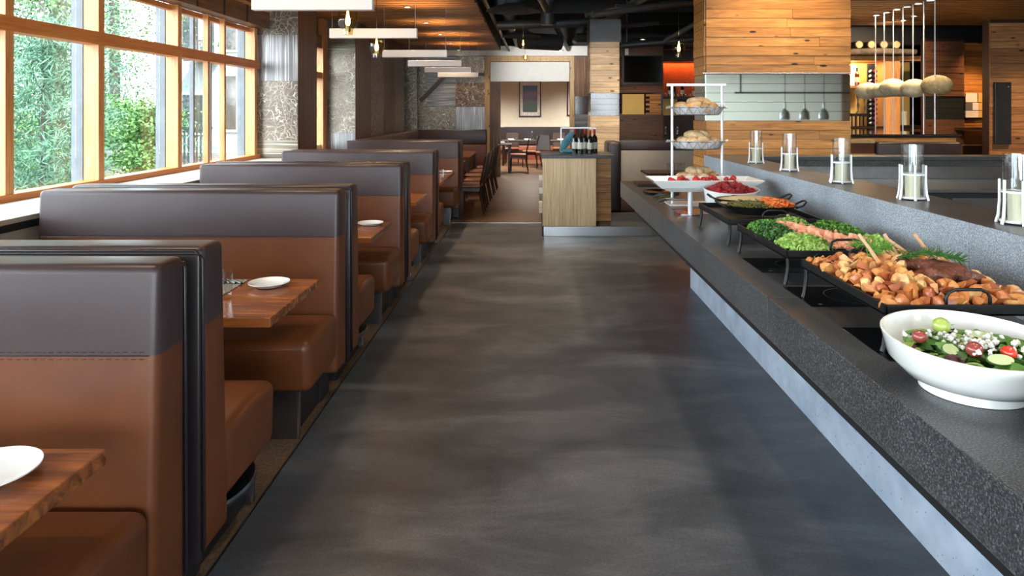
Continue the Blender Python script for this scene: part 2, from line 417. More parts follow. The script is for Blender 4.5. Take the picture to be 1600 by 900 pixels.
bh = struct('header_beam', B(-3.46, -3.27, -6, 8.7, 2.67, 2.87, .004), 'beam_wood')
bm = new_bm()
for i in range(24): box(bm, -3.272, -3.262, -5.8+i*.6, -5.78+i*.6, 2.67, 2.87)
struct('beam_joint', bm, 'black_paint', bh)['kind'] = 'stuff'
struct('beam_cap', B(-3.30, -3.24, -6, 8.7, 2.87, 2.90), 'pine_trim', bh)
# timber slat ceiling over the booths
cl = struct('ceiling', B(-3.5, -.80, -6, 17.5, 3.19, 3.22), 'black_paint')
bm = new_bm(); y = -6
while y < 17.45:
    box(bm, -3.5+random.uniform(0, .02), -.78+random.uniform(-.012, .012), y, y+.125, 3.147, 3.19); y += .185
struct('slat', bm, 'slat_wood', cl)['kind'] = 'stuff'
struct('ceiling_drop', B(-.80, -.76, -6, 17.5, 3.16, 3.95), 'black_paint')
cr = struct('ceiling_right', B(3.55, 9.2, 5, 12.2, 3.18, 3.22), 'black_paint')
bm = new_bm(); y = 5
while y < 12.15:
    box(bm, 3.5, 9.2, y, y+.125, 3.14, 3.18); y += .185
struct('slat', bm, 'slat_wood', cr)['kind'] = 'stuff'
# columns of etched metal between the windows
def etched_column(name, y0, y1, mats, top=3.147, x0=-3.5, x1=-2.92, zs=(0, .5, 1.28, 2.02, 2.6, 3.147)):
    c = struct(name, B(x0, x1-.012, y0+.012, y1, 0, top), 'frame_dark')
    for i in range(len(zs)-1):
        q = struct('metal_panel', B(x0, x1, y0, y0+.012, zs[i]+.002, zs[i+1]-.002), mats[i % len(mats)], c)
    return c
c1 = etched_column('column_1', 8.7, 9.47, ['etched_across', 'etched_across', 'etched_curl', 'etched_vertical', 'etched_curl'])
c2 = etched_column('column_2', 11.55, 16.0, ['etched_vertical', 'etched_vertical', 'etched_curl', 'etched_curl', 'etched_across'])
for c, y0, y1, n_ in ((c1, 8.712, 9.47, 1), (c2, 11.562, 16.0, 4)):
    for k in range(n_):
        a = y0+(y1-y0)*k/n_; b_ = y0+(y1-y0)*(k+1)/n_
        struct('side_panel', B(-2.932, -2.918, a+.002, b_-.002, 0, 3.147), 'etched_brown' if k % 2 == 0 else 'etched_brown_curl', c)
struct('trim_3', B(-3.5, -3.38, 11.3, 11.55, 0, 3.147), 'post_wood')
# window wall
posts = [-4.9, -3.7, -2.5, -1.2, .1, 1.3, 2.4, 3.45, 4.50, 5.47, 6.70, 8.56]
rails = struct('window_frame', B(-3.52, -3.39, -5.9, 8.7, 2.17, 2.27, .004), 'frame_wood')
struct('bottom_rail', B(-3.52, -3.39, -5.9, 8.7, 1.05, 1.105, .004), 'frame_wood', rails)
struct('top_rail', B(-3.52, -3.46, -5.9, 8.7, 2.62, 2.67), 'frame_wood', rails)
prev = -5.95
for i, y in enumerate(posts+[]):
    p = struct('post', B(-3.52, -3.40, y, y+.075, 1.1, 2.68, .003), 'post_wood', rails)
    struct('mullion', B(-3.62, -3.53, y+.005, y+.07, 1.05, 2.68), 'bar_grey', rails)
    wn = struct('window_%d' % (i+1), B(-3.585, -3.579, prev, y, 1.1, 2.66), 'pane_glass')
    prev = y
for y in (7.33, 7.72):
    struct('glazing_bar', B(-3.46, -3.405, y, y+.045, 1.1, 2.68, .002), 'post_wood', rails)
    struct('glazing_bar', B(-3.59, -3.55, y-.02, y+.01, 1.1, 2.66), 'bar_grey', rails)
struct('window_13', B(-3.5, -3.495, 9.47, 11.3, 1.1, 2.66), 'pane_glass')
struct('wall_left_low', B(-3.62, -3.42, 9.47, 11.5, 0, 1.1), 'cream_wall')
struct('trim_4', B(-3.55, -3.40, 9.47, 11.5, 2.17, 2.27), 'frame_wood')
struct('trim_5', B(-3.55, -3.40, 9.47, 11.5, 2.66, 2.86), 'beam_wood')
struct('wall_left_end', B(-3.7, -3.5, 11.5, 24.1, -.1, 3.95), 'wall_wood_dark')
# end wall with the doorway
we = struct('wall_far', B(-3.5, -1.16, 17.5, 17.62, 0, 3.95), 'frame_dark')
xs = [-3.5, -2.62, -1.9, -1.16]; zs = [0, 1.1, 1.75, 2.35, 3.02]; mm = ['etched_grey', 'etched_vertical', 'etched_grey', 'etched_brown_curl', 'etched_grey', 'etched_curl', 'etched_brown']
for i in range(3):
    for k in range(4): struct('metal_panel', B(xs[i]+.003, xs[i+1]-.003, 17.485, 17.5, zs[k]+.003, zs[k+1]-.003), mm[(i*3+k*2) % 7] if i else 'etched_curl', we)
# raking dark stair soffit in front of the end wall
bm = new_bm()
vs = [(-2.75, 1.86), (-2.1, 2.52), (-1.17, 2.52), (-1.17, 2.60), (-2.15, 2.60), (-2.80, 1.93)]
f = [bm.verts.new((x, 17.38, z)) for x, z in vs]; g = [bm.verts.new((x, 17.48, z)) for x, z in vs]
bm.faces.new(f); bm.faces.new(g[::-1])
for i in range(6): bm.faces.new((f[i], g[i], g[(i+1) % 6], f[(i+1) % 6]))
struct('stair_soffit', bm, 'frame_dark')
struct('wall_far_light', B(-3.3, -2.78, 16.9, 17.0, 0, 2.9), 'etched_curl')
struct('wall_far_head', B(-3.5, 9.2, 17.3, 17.62, 3.02, 3.26), 'white_wall')
struct('wall_far_upper', B(-3.5, 9.2, 17.5, 17.62, 3.26, 3.95), 'black_paint')
wr = struct('wall_far_right', B(1.08, 9.2, 17.5, 17.62, 0, 3.02), 'wall_wood_dark')
for k, (a, b_, mt) in enumerate(((0, 1.2, 'etched_brown'), (1.2, 1.56, 'etched_grey'), (1.56, 2.02, 'dark_reflection'), (2.02, 3.0, 'etched_brown'))):
    struct('metal_panel', B(1.1, 1.75, 17.47, 17.5, a+.003, b_-.003), mt, wr)
d = struct('door_1', B(-1.16, -1.03, 17.36, 17.6, 0, 3.02, .004), 'pine_trim', label='pine doorway frame to the far dining room')
struct('frame_side', B(.97, 1.08, 17.36, 17.6, 0, 3.02, .004), 'pine_trim', d)
struct('frame_head', B(-1.03, .97, 17.36, 17.6, 2.88, 3.02, .004), 'pine_trim', d)
struct('dark_leaf', B(-1.03, -.77, 17.42, 17.56, 0, 2.88), 'etched_brown', d)
struct('trim_6', B(-1.02, .96, 17.40, 17.46, 2.38, 2.87, .01), 'white_wall', label='white blind hanging in the head of the doorway')
# far dining room
struct('wall_room_far', B(-3.6, 5, 24, 24.1, 0, 3.2), 'cream_wall')
struct('wall_room_right', B(4.9, 5, 17.62, 24, 0, 3.2), 'cream_wall')
struct('ceiling_room', B(-3.6, 5, 17.62, 24.1, 3.1, 3.2), 'white_wall')
bm = B(-3.4, 4.8, 23.7, 23.95, .5, 1.1, .02)
bq = obj('wall_banquette', bm, 'leather_black'); tag(bq, 'long black upholstered banquette back under the framed picture', 'banquette')
obj('seat', B(-3.4, 4.8, 23.3, 23.72, .32, .47, .02), 'leather_seat', bq); obj('base', B(-3.4, 4.8, 23.4, 23.9, 0, .32), 'red_brown', bq)
def picture(x, y, z, w_, h_, lab):
    t = thing('framed_picture', lab, 'picture', (x, y, z))
    bm = new_bm()
    for a in ((-w_/2, -w_/2+.035, -h_/2, h_/2), (w_/2-.035, w_/2, -h_/2, h_/2), (-w_/2, w_/2, -h_/2, -h_/2+.035), (-w_/2, w_/2, h_/2-.035, h_/2)): box(bm, a[0], a[1], -.03, 0, a[2], a[3])
    obj('frame', bm, 'frame_dark', t); obj('mount', B(-w_/2+.03, w_/2-.03, -.012, 0, -h_/2+.03, h_/2-.03), 'picture_mat', t)
    obj('print', B(-w_*.33, w_*.33, -.016, -.012, -h_*.37, h_*.37), 'art_print', t)
picture(-.04, 23.99, 2.06, .76, 1.24, 'tall framed landscape print in dark frame seen through doorway')
picture(1.62, 23.99, 2.12, .76, 1.3, 'edge of second framed print half hidden by right doorway jamb')
# platform behind the buffet
pf = struct('platform', B(.16, 4.0, 9.16, 14.5, 0, .128), 'concrete_floor'); struct('riser', B(.15, 1.78, 9.14, 9.165, 0, .13, .003), 'steel', pf)
struct('riser_end', B(.145, .165, 9.14, 9.6, 0, .13), 'charcoal', pf)
# big timber-clad pillar
p1 = struct('pillar_1', B(1.85, 3.35, 7.33, 7.80, .0, 3.95), 'frame_dark')
planks(p1, 1.835, 3.355, 7.33, .86, 3.4, 'pillar_wood', .0977, band=(1.556, 2.045), lo=.8, hi=1.5)
planks(p1, 7.33, 7.80, 1.85, .86, 3.4, 'pillar_wood', .0977, side=True, band=(1.556, 2.045), lo=1, hi=2, bandmat='mirror_dull')
obj('corner_edge', B(1.80, 3.36, 7.29, 7.302, 2.04, 2.05), 'steel', p1)
# paler pillar further off
p2 = struct('pillar_2', B(.96, 1.39, 11.03, 11.5, 0, 2.72), 'frame_dark')
planks(p2, .94, 1.395, 11.03, .13, 2.74, 'pillar_wood_pale', .09, band=(1.58, 1.93), bandmat='dark_reflection', lo=1, hi=2)
planks(p2, 11.03, 11.5, .96, .13, 2.74, 'pillar_wood_pale', .09, side=True, band=(1.58, 1.93), bandmat='dark_reflection', lo=1, hi=2)
struct('pillar_cap', B(.93, 1.42, 11.0, 11.6, 2.74, 3.1), 'duct_grey', p2)
# dark timber wall behind the television
w3 = struct('wall_timber', B(1.72, 2.55, 13.5, 13.6, 0, 3.0), 'frame_dark')
planks(w3, 1.70, 2.56, 13.5, .9, 2.95, 'wall_wood_dark', .1, band=(1.56, 1.99), bandmat='dark_reflection', lo=.6, hi=1.5)
obj('mirrored_panel', B(1.76, 2.18, 13.44, 13.46, 1.58, 1.97), 'yellow_wall', w3)
for k in range(9):
    q = piece('wood_block', 2.22+.07*(k % 2), 2.5, 13.40, 13.45, 1.575+k*.044, 1.615+k*.044, 'pillar_wood', w3)
# right-hand walls
w4 = struct('wall_right_panel', B(6.29, 9.2, 9.53, 9.7, 0, 2.9), 'frame_dark')
planks(w4, 6.27, 9.2, 9.53, .7, 2.85, 'wall_wood', .1, lo=.8, hi=1.6)
sp = obj('speaker_panel', B(6.31, 6.53, 9.46, 9.50, 1.19, 2.04, .004), 'charcoal'); tag(sp, 'tall black wall panel on the timber wall at far right', 'panel')
obj('indicator', B(6.48, 6.495, 9.455, 9.46, 1.97, 1.985), 'steel', sp)
w5 = struct('wall_right_mid', B(6.83, 7.47, 12.03, 12.2, 0, 2.9), 'frame_dark')
planks(w5, 6.80, 7.47, 12.03, .7, 2.85, 'wall_wood_dark', .1, band=(1.55, 1.94), lo=.8, hi=1.4, bandmat='mirror_dull')
w6 = struct('wall_right_lit', B(7.48, 8.6, 12.33, 12.5, 0, 2.9), 'frame_dark')
planks(w6, 7.47, 8.6, 12.33, .7, 2.85, 'pillar_wood', .1, band=(1.55, 1.94), lo=.8, hi=1.4)
for k, (a, b_, c_, d_, m_) in enumerate(((7.66, 7.86, 1.80, 1.96, 'white_wall'), (7.66, 7.78, 1.66, 1.79, 'bar_grey'), (7.78, 7.88, 1.66, 1.79, 'white_wall'), (7.66, 7.88, 1.53, 1.65, 'white_wall'), (7.88, 8.12, 1.80, 1.96, 'yellow_wall'), (7.88, 8.12, 1.66, 1.79, 'yellow_wall'), (7.88, 8.12, 1.53, 1.65, 'yellow_wall'))): piece('reflection_block', a, b_, 12.26, 12.30, c_, d_, m_, w6)  # coloured blocks stand in for bright reflections in the mirror band
struct('beam_right', B(5.0, 9.2, 12.6, 12.9, 2.85, 3.4), 'black_paint')
struct('wall_bar_back', B(2.5, 9.2, 15.2, 15.3, 0, 3.3), 'frame_dark')
# the open black ceiling: pipes and ducts
pw = thing('ceiling_pipework', 'black painted pipes and ducts across the open black ceiling', 'pipes', (2, 11, 3.3))
def pipe(a, b_, r, m='duct_grey', nm='pipe'):
    bm = tube(None, [Vector(a)-Vector((2, 11, 3.3)), Vector(b_)-Vector((2, 11, 3.3))], r, 12)
    return obj(nm, bm, m, pw, smooth=AS)
pipe((.8, 10.2, 3.05), (3.4, 11.4, 3.50), .035); pipe((.85, 9.6, 2.98), (2.6, 10.6, 3.35), .05); pipe((1.2, 9.9, 3.13), (3.6, 10.9, 3.42), .03)
pipe((1.0, 12.2, 3.08), (2.3, 12.6, 3.25), .05); pipe((.9, 14, 3.12), (5, 15, 3.3), .09, nm='duct'); pipe((2.05, 10.6, 2.72), (2.75, 9.6, 3.12), .04)
pipe((1.6, 12.3, 2.80), (3.2, 12.0, 2.92), .06); pipe((-.4, 10.5, 3.3), (-.3, 17, 3.3), .11, nm='duct'); pipe((.25, 10.8, 2.98), (.25, 10.8, 3.5), .10, nm='duct')
pipe((-.6, 12, 3.12), (1.0, 12.2, 3.2), .08); pipe((.1, 9.3, 3.2), (.9, 17, 3.15), .05); pipe((1.6, 8.8, 3.2), (1.0, 16, 3.25), .06)
pipe((1.8, 8.5, 3.3), (5.5, 9.4, 3.25), .07, nm='duct'); pipe((-.65, 9.2, 3.18), (-.55, 17.2, 3.14), .03)
pipe((1.5, 14.5, 3.0), (5, 13.5, 3.0), .12, nm='duct'); pipe((-.2, 13.2, 2.98), (.55, 13.6, 2.98), .16, nm='duct')
for k in range(10): pipe((1.2+.5*k, 9+.4*k, 3.4), (1.2+.5*k, 9+.4*k, 3.95), .008, 'steel_dark', 'hanger')
for y in range(6, 18, 2):
    obj('joist', B(-.75-2, 9.1-2, y-11-.06, y-11+.06, .32, .64), 'black_paint', pw)
for i, (x, y, z, r, lab) in enumerate(((-.25, 9.35, 2.985, .36, 'large black saucer ceiling lamp nearest, above the aisle'), (-.17, 12.5, 2.98, .36, 'further black saucer ceiling lamp above the aisle'))):
    t = thing('saucer_lamp', lab, 'lamp', (x, y, z))
    obj('shade', lathe(None, [(r, 0), (r-.01, .012), (.12, .10), (.10, .22), (0, .24)], seg=32), 'duct_grey', t, smooth=AS)
    obj('stem', tube(None, [(0, 0, .2), (0, 0, .95)], .012), 'black_metal', t)
# ceiling cans holding spot lights; some are seen, others added for light
def can(x, y, z, lab, power=60, size=1.9, col=(1, .78, .5), r=.045, grp=None, tilt=0):
    t = thing('downlight', lab, 'light', (x, y, z), group=grp)
    obj('ring', lathe(None, [(r, 0), (r+.015, 0), (r+.015, -.012), (r, -.012), (r, 0)], seg=16), 'steel_dark', t)
    obj('lens', lathe(None, [(0, -.004), (r, -.004)], seg=16), 'lamp_lens', t)
    d = bpy.data.lights.new('spot', 'SPOT'); d.energy = power; d.spot_size = size; d.spot_blend = .8; d.color = col; d.shadow_soft_size = .05
    o = bpy.data.objects.new('spot', d); COL.objects.link(o); o.parent = t; o.location = (0, 0, -.03); o.rotation_euler = (tilt, 0, 0)
for i, y in enumerate((-3, -.5, 2, 4.2, 6.3, 8.2, 10, 11.8, 13.6, 15.4, 17.1)):  # last three are seen; the others are added for light
    can(-1.78, y, 3.146, 'recessed ceiling downlight %s' % ['added far behind the camera', 'added just behind the camera', 'added over the nearest booth table', 'added over the second booth', 'added over the third booth', 'added by the first etched column', 'added past the fifth pendant bar, nearest row', 'added third from the end wall in the slat ceiling', 'nearest bright spot visible in the slat ceiling', 'second bright spot visible in the slat ceiling', 'bright spot closest to the end wall'][i], 55 if y < 7 else 150)
for i, (x, y) in enumerate(((1.3, .5), (1.3, 2.6), (1.4, 4.6), (2.4, 1.8), (2.6, 6.6), (.2, 7.5), (.2, 3))):  # unseen spots added above the frame as interior fill
    can(x, y, 3.5, 'added fill spot above the %s' % ['near end of the buffet', 'roast tray', 'bread stand', 'candle ledge', 'big timber pillar', 'far aisle floor', 'near aisle floor'][i], 90, 1.5, (1, .9, .78))
for i, y in enumerate((10.8, 10.5, 10.2, 9.92, 9.63, 9.34)):
    can(5.36, y, 3.139, 'flat ceiling disc light above the hanging rods, ' + ['furthest', 'second furthest', 'third furthest', 'third nearest', 'second nearest', 'nearest'][i], 60, 1.4, (1, .8, .5), .05)
can(2.1, 13.1, 3.0, 'small spot washing the dark timber above the television', 40, 1.5, (1, .6, .25))
can(7.75, 11.7, 3.139, 'downlight washing the orange timber at far right', 260, 1.5, (1, .55, .25))
can(4.6, 8.0, 3.139, 'downlight over the purple sofa before the low wall', 160, 2.2, (1, .8, .55))
can(6.0, 10.9, 3.139, 'downlight before the dark plank wall', 380, 2.2, (1, .75, .5))
can(1.2, 10.2, 3.4, 'added spot brightening the pale pillar and the host stand', 200, 1.6, (1, .85, .65))  # added to brighten the pillar and the stand
can(.62, 14.6, 2.92, 'added tilted spot brightening the doorway head', 330, 1.2, (1, .95, .88), tilt=1.45)  # added to lift the white bulkhead and blind
can(1.2, 6.9, 3.4, 'added tilted spot brightening the pale pillar', 500, .5, (1, .86, .68), tilt=1.2)  # second lamp added just to brighten this pillar
can(6.1, 11.4, 3.139, 'added downlight brightening the stacked logs', 160, 2.4, (1, .75, .5), tilt=.7)  # added because the log ends were dim
can(2.6, 6.9, 3.7, 'added spot brightening the upper boards of the big pillar', 260, 2.0, (1, .7, .4))  # added to make the pillar boards brighter
can(6.8, 8.3, 3.139, 'downlight near the right edge washing the plank wall', 300, 2.0, (1, .72, .42))
for x, y, lab in ((0, 20.5, 'added far dining room ceiling light over the tables'), (-1.6, 21.5, 'added far dining room ceiling light at left'), (2.2, 22, 'added far dining room ceiling light at right')): can(x, y, 3.09, lab, 900, 2.6, (1, .93, .82), .09)  # lamps added to light the far room

# ------------------------------------------------------------ outdoors
bm = new_bm(); N = 36
gv = []
for i in range(N+1):
    row = []
    for k in range(N+1):
        x = -3.75-i*i/36*1.9; y = -12+k*2.2
        far = max(0, -x-10)
        row.append(bm.verts.new((x, y, .02+.025*far+random.uniform(-.05, .05)*min(1, far*.3+.2)))) 
    gv.append(row)
for i in range(N):
    for k in range(N): bm.faces.new((gv[i][k], gv[i+1][k], gv[i+1][k+1], gv[i][k+1]))
struct('ground', bm, 'gravel')
for i, (x, y, r, sz) in enumerate(((-9, 14.5, 1.6, .12), (-13, 19, 2.6, .15), (-15.6, 20.2, 1.5, .3), (-7, 10.5, 1.4, .1))):
    o = obj('grass_patch', blob(None, (0, 0, 0), r, 3, .08, 1, 1, sz), 'grass', loc=(x, y, .08)); tag(o, 'patch of short bright grass outside, ' + ['beside the round bush', 'beyond the gravel bank', 'in front of the white house', 'below the nearest young pine'][i], 'grass', kind='stuff')
def foliage(kind, n_, rx, rz, ls, seed):
    random.seed(seed); vs = []; fs = []
    cl_ = [Vector((random.gauss(0, .5)*rx, random.gauss(0, .5)*rx, random.uniform(-.95, .95)*rz)) for _ in range(max(12, n_//70))]
    for c in cl_:
        k = 1-.55*(c.z/rz) if kind == 'pine' else math.sqrt(max(.1, 1-(c.z/rz)**2)); c.x *= k; c.y *= k
    for _ in range(n_):
        c = random.choice(cl_); p = c+Vector((random.gauss(0, 1), random.gauss(0, 1), random.gauss(0, .7)))*rx*.16
        a = Vector((random.gauss(0, 1), random.gauss(0, 1), random.gauss(0, 1))).normalized()
        if kind == 'pine': a = (a+Vector((0, 0, .3))+(p-c)*2).normalized()
        s = a.cross(Vector((random.gauss(0, 1), random.gauss(0, 1), random.gauss(0, 1)))).normalized()
        wd = .05 if kind == 'pine' else .32; L = ls*random.uniform(.6, 1.3); b_ = len(vs)
        vs += [p, p+a*L*.5+s*L*wd, p+a*L, p+a*L*.5-s*L*wd]; fs.append((b_, b_+1, b_+2, b_+3))
    me = bpy.data.meshes.new('foliage'); me.from_pydata([tuple(v) for v in vs], [], fs); random.seed(seed+1)
    return me
def tree(name, x, y, z0, h, zc, me, m, lab, tr=.08, lean=.0, grp='trees outside the windows', sc_=1, branches=True):
    t = thing(name, lab, 'tree', (x, y, z0), R()*6, grp)
    bm = tube(None, [(0, 0, 0), (lean*.5, 0, h*.5), (lean, 0, h)], [tr, tr*.7, tr*.15], 8)
    if branches:
        for k in range(9):
            zz = h*(.3+.07*k); a = k*2.4; L = (h-zz)*.28+.1
            tube(bm, [(lean*zz/h, 0, zz), (math.cos(a)*L, math.sin(a)*L, zz+L*.25)], [tr*.25, tr*.06], 5)
    obj('trunk', bm, 'tree_bark', t, smooth=AS)
    me.materials.clear(); me.materials.append(M[m])
    f = bpy.data.objects.new('foliage', me); COL.objects.link(f); f.parent = t; f.location = (0, 0, zc); f.scale = (sc_,)*3; f['kind'] = 'stuff'
    return t
mp = foliage('pine', 8500, .60, 1.15, .14, 1)
tree('young_pine', -6.35, 9.05, .1, 2.75, 1.55, mp, 'needle', 'young long-needled pine close outside the leftmost large pane', .04)
ml = foliage('leafy', 5000, .75, .75, .08, 2)
tree('leafy_bush', -8.0, 14.3, .2, 1.0, .95, ml, 'leaf_out', 'round bright green bush outside the second large pane', .05)
mt_ = foliage('leafy', 5200, 1.9, 3.6, .10, 3); mt2 = foliage('pine', 5200, 1.7, 3.9, .22, 4)
random.seed(11)
spots = [(-9.5, 11.5, 0), (-12.5, 14.5, 1), (-15, 17, 0), (-11.5, 17.0, 1), (-14.5, 21.5, 0), (-18, 20, 1), (-20, 25, 0), (-17, 13, 1), (-14, 10, 0), (-22, 17, 1), (-24, 28, 1), (-10.3, 8.2, 1), (-19, 31, 0), (-26, 22, 0), (-13.5, 19.5, 0), (-15.2, 22.5, 1), (-10.8, 15.6, 1), (-17.5, 25.5, 0), (-19.5, 28, 1), (-13.6, 16.8, 0), (-15, 25.2, 0), (-17.5, 29.5, 1), (-12.7, 21.2, 0)]
pos = ['behind the young pine', 'left of the round bush', 'beyond the gravel, middle pane', 'just right of the round bush', 'beside the white house corner', 'deep in the woods behind the bush', 'far behind the bush', 'deep in the woods, left pane', 'behind the leftmost pane', 'far left in the woods', 'furthest, towards the house', 'at the far left window edge', 'behind the white house', 'furthest in the woods', 'beyond the bush, left of the house', 'just left of the house corner', 'between the bush and the house', 'left behind the house corner', 'far behind the house corner', 'in the middle of the woods', 'above the round bush, further back', 'above the round bush, furthest back', 'close to the left side of the house']
for i, (x, y, k) in enumerate(spots):
    h = random.uniform(6.5, 9)
    tree('tall_tree' if k == 0 else 'tall_pine', x, y, .1+.025*max(0, -x-10), h, h*.60, mt2 if k else mt_, 'needle' if k else 'leaf_far', ('tall broadleaf tree ' if k == 0 else 'tall pine tree ')+pos[i], random.uniform(.07, .14), random.uniform(-.3, .3), branches=False)
for i, (x, y) in enumerate(((-10.4, 13.0), (-13.5, 17.5), (-16, 18.5))):
    tree('leafy_bush', x, y, .25, 1.0, .8, ml, 'leaf_out', 'low green bush outside ' + ['behind the young pine at its right', 'behind the round bush', 'furthest back by the slope'][i], .04, sc_=1.2)
random.seed(5)
hs = thing('white_house', 'pale white house with balcony and tall windows outside', 'house', (-9, 24, 0))
obj('wall', B(-3.3, 5.4, 0, 7, -.2, 9), 'house_wall', hs)
obj('roof', B(-3.9, 6, -.6, 7.6, 9, 9.3), 'frame_dark', hs)
for x0, x1, z0, z1 in ((-3.0, -2.45, 3.6, 5.0), (-3.0, -2.3, .9, 2.2), (-1.62, -1.15, 1.0, 2.85), (-1.62, -1.15, 3.75, 4.9), (-2.1, -1.9, 3.4, 4.9), (.2, 1, 1, 2.8), (.2, 1, 3.8, 5)):
    f = obj('window', B(x0-.08, x1+.08, -.06, .02, z0-.08, z1+.08), 'white_wall', hs)
    obj('pane', B(x0, x1, -.075, -.05, z0, z1), 'window_dark', f)
f = obj('balcony', B(-2.55, -1.75, -.9, 0, 3.30, 3.42), 'window_dark', hs)
bm = new_bm()
for k in range(14): box(bm, -2.55+k*.06, -2.53+k*.06, -.9, -.87, 3.42, 3.95)
box(bm, -2.55, -1.75, -.91, -.86, 3.95, 4.0)
obj('railing', bm, 'window_dark', f)
o = obj('garden_wall', B(-12, -7.0, 17.5, 17.9, 0, .62, .03), 'stone_white'); tag(o, 'low white stone garden wall in front of the house', 'wall')
o = obj('hedge', blob(None, (-13.2, 22.2, .9), 1.5, 4, .12, 1.3, .5, .6), 'leaf_out'); tag(o, 'clipped green hedge along the white house wall', 'hedge')
fe = thing('garden_fence', 'grey picket garden fence before the white house', 'fence', (-8.3, 17.0, .1))
for k in range(14): obj('picket', B(-.9+k*.1, -.86+k*.1, 0, .03, 0, 1.15), 'window_dark', fe)
obj('fence_rail', B(-.95, .5, -.01, .04, 1.1, 1.16), 'window_dark', fe)
# ------------------------------------------------------------ booths
def split_z(bm, z, keep_top):
    bmesh.ops.bisect_plane(bm, geom=bm.verts[:]+bm.edges[:]+bm.faces[:], plane_co=(0, 0, z), plane_no=(0, 0, 1), clear_inner=keep_top, clear_outer=not keep_top)
    es = [e for e in bm.edges if e.is_boundary]
    bmesh.ops.holes_fill(bm, edges=es); bmesh.ops.recalc_face_normals(bm, faces=bm.faces[:])
    return bm
def back_shape(d, x0, x1, z0, z1, lean, r):
    """upholstered back; local y=0 is the sitting side, +y is the rear; lean thickens it towards the seat"""
    bm = B(x0, x1, 0, d, z0, z1)
    for v in bm.verts:
        if v.co.y < .01 and v.co.z < z0+.01: v.co.y -= lean
    bmesh.ops.bevel(bm, geom=bm.edges[:], offset=r, segments=4, profile=.55, affect='EDGES')
    return bm
H0, H1, ZS = .17, 1.197, .935
def make_bench(lab, grp, x0=-2.80, x1=-1.088, d=.15, seatd=.50, lean=.045):
    """local y: 0 = sitting face of the back, seat goes to -y"""
    t = thing('booth_bench', lab, 'bench', (0, 0, 0), 0, grp)
    obj('upper_cushion', split_z(back_shape(d, x0, x1, H0, H1, lean, .028), ZS, True), 'leather_dark', t, smooth=AS)
    obj('lower_cushion', split_z(back_shape(d, x0, x1, H0, H1, lean, .028), ZS, False), 'leather_tan', t, smooth=AS)
    bm = B(x0+.01, x1-.006, d-.002, d+.022, H0-.02, H1-.022, .008)
    obj('rear_panel', bm, 'leather_black', t, smooth=AS)
    bm = tube(None, [(x0+.03, d+.003, H1-.012), (x1-.03, d+.003, H1-.012), (x1-.004, d+.003, H1-.04), (x1+.001, d+.003, H0+.02)], .006, 6)
    obj('piping', bm, 'leather_black', t, smooth=True)
    bm = new_bm()
    yy = -lean*(H1-ZS)/(H1-H0)
    tube(bm, [(x0+.02, yy+.0005, ZS), (x1-.026, yy+.0005, ZS)], .0022, 5)
    k = x0+.05
    while k < x1-.05: box(bm, k, k+.012, yy-.0028, yy, ZS-.011, ZS-.009); box(bm, k, k+.012, yy-.0028, yy, ZS+.009, ZS+.011); k += .024
    obj('seam', bm, 'leather_black', t)
    # seat: crowned, generously rounded cushion
    bm = B(x0, x1-.004, -seatd-.02, -.03, .245, .505)
    bmesh.ops.subdivide_edges(bm, edges=[e for e in bm.edges if abs(e.verts[0].co.y-e.verts[1].co.y) > .1], cuts=3)
    for v in bm.verts:
        if v.co.z > .4:
            v.co.z += .018*math.sin(PI*min(1, max(0, (v.co.y+seatd)/seatd)))
        elif v.co.y < -seatd: v.co.y += .02
    bmesh.ops.bevel(bm, geom=[e for e in bm.edges if e.calc_face_angle(0) > .5], offset=.045, segments=5, profile=.5, affect='EDGES')
    s = obj('seat', bm, 'leather_tan', t, smooth=AS)
    obj('seat_piping', tube(None, [(x0+.05, -seatd-.014, .468), (x1-.05, -seatd-.014, .468), (x1-.016, -seatd+.02, .468), (x1-.010, -.06, .475)], .0035, 5), 'leather_tan', s, smooth=True)
    obj('base', B(x0+.04, x1-.11, -seatd+.05, -.02, 0.004, .246), 'charcoal', t)
    obj('kick_plate', B(x0+.04, x1-.075, -seatd+.04, -seatd+.048, .006, .245), 'steel_dark', t)
    obj('plate_edge', B(x1-.085, x1-.075, -seatd+.036, -seatd+.06, .006, .246), 'steel', t)
    obj('back_base', B(x0+.05, x1-.10, -.03, d-.02, .004, .19), 'charcoal', t)
    return t
G = 'leather booth benches along the windows'
ordn = ['nearest', 'second', 'third', 'fourth']
bB = make_bench('', G); bB['label'] = 'nearest leather booth bench facing the camera, behind the near table'
for k in range(4):
    yb = 2.04+1.91*k+(0.0 if k < 3 else .02)
    if k == 0: o = bB; o.location = (0, yb, 0)
    else: o = copy_tree(bB, loc=(0, yb, 0), label='%s two-tone leather booth bench facing the camera, counted from the front' % ordn[k])
    # the bench turned away, back to back with it
    if k == 0:
        bA = copy_tree(bB, loc=(0, 0, 0))
        for ch in bA.children_recursive:
            me = ch.data.copy(); bm = new_bm(); bm.from_mesh(me); bmesh.ops.scale(bm, vec=(1, -1, 1), verts=bm.verts[:]); bmesh.ops.reverse_faces(bm, faces=bm.faces[:]); bm.to_mesh(me); bm.free(); ch.data = me
        a = bA
    else: a = copy_tree(bA)
    a.location = (0, yb+.425, 0); a['label'] = '%s leather booth bench facing away, just behind the %s camera-facing one' % (ordn[k], ordn[k])
    if k == 0: obj('floor_disc', lathe(None, [(0, .03), (.30, .03), (.305, .02), (.30, .005)], (-1.40, .25, .17), seg=40), 'steel_dark', a, smooth=AS)
o = copy_tree(bB, loc=(0, 10.5, 0), label='leather booth bench facing the camera, furthest of the row before the dark side panel')
sp_ = obj('booth_end_panel', B(-2.8, -1.10, 10.68, 11.25, .0, 1.19, .02), 'leather_black'); tag(sp_, 'dark end block of the booth row beside the dining chairs', 'partition')
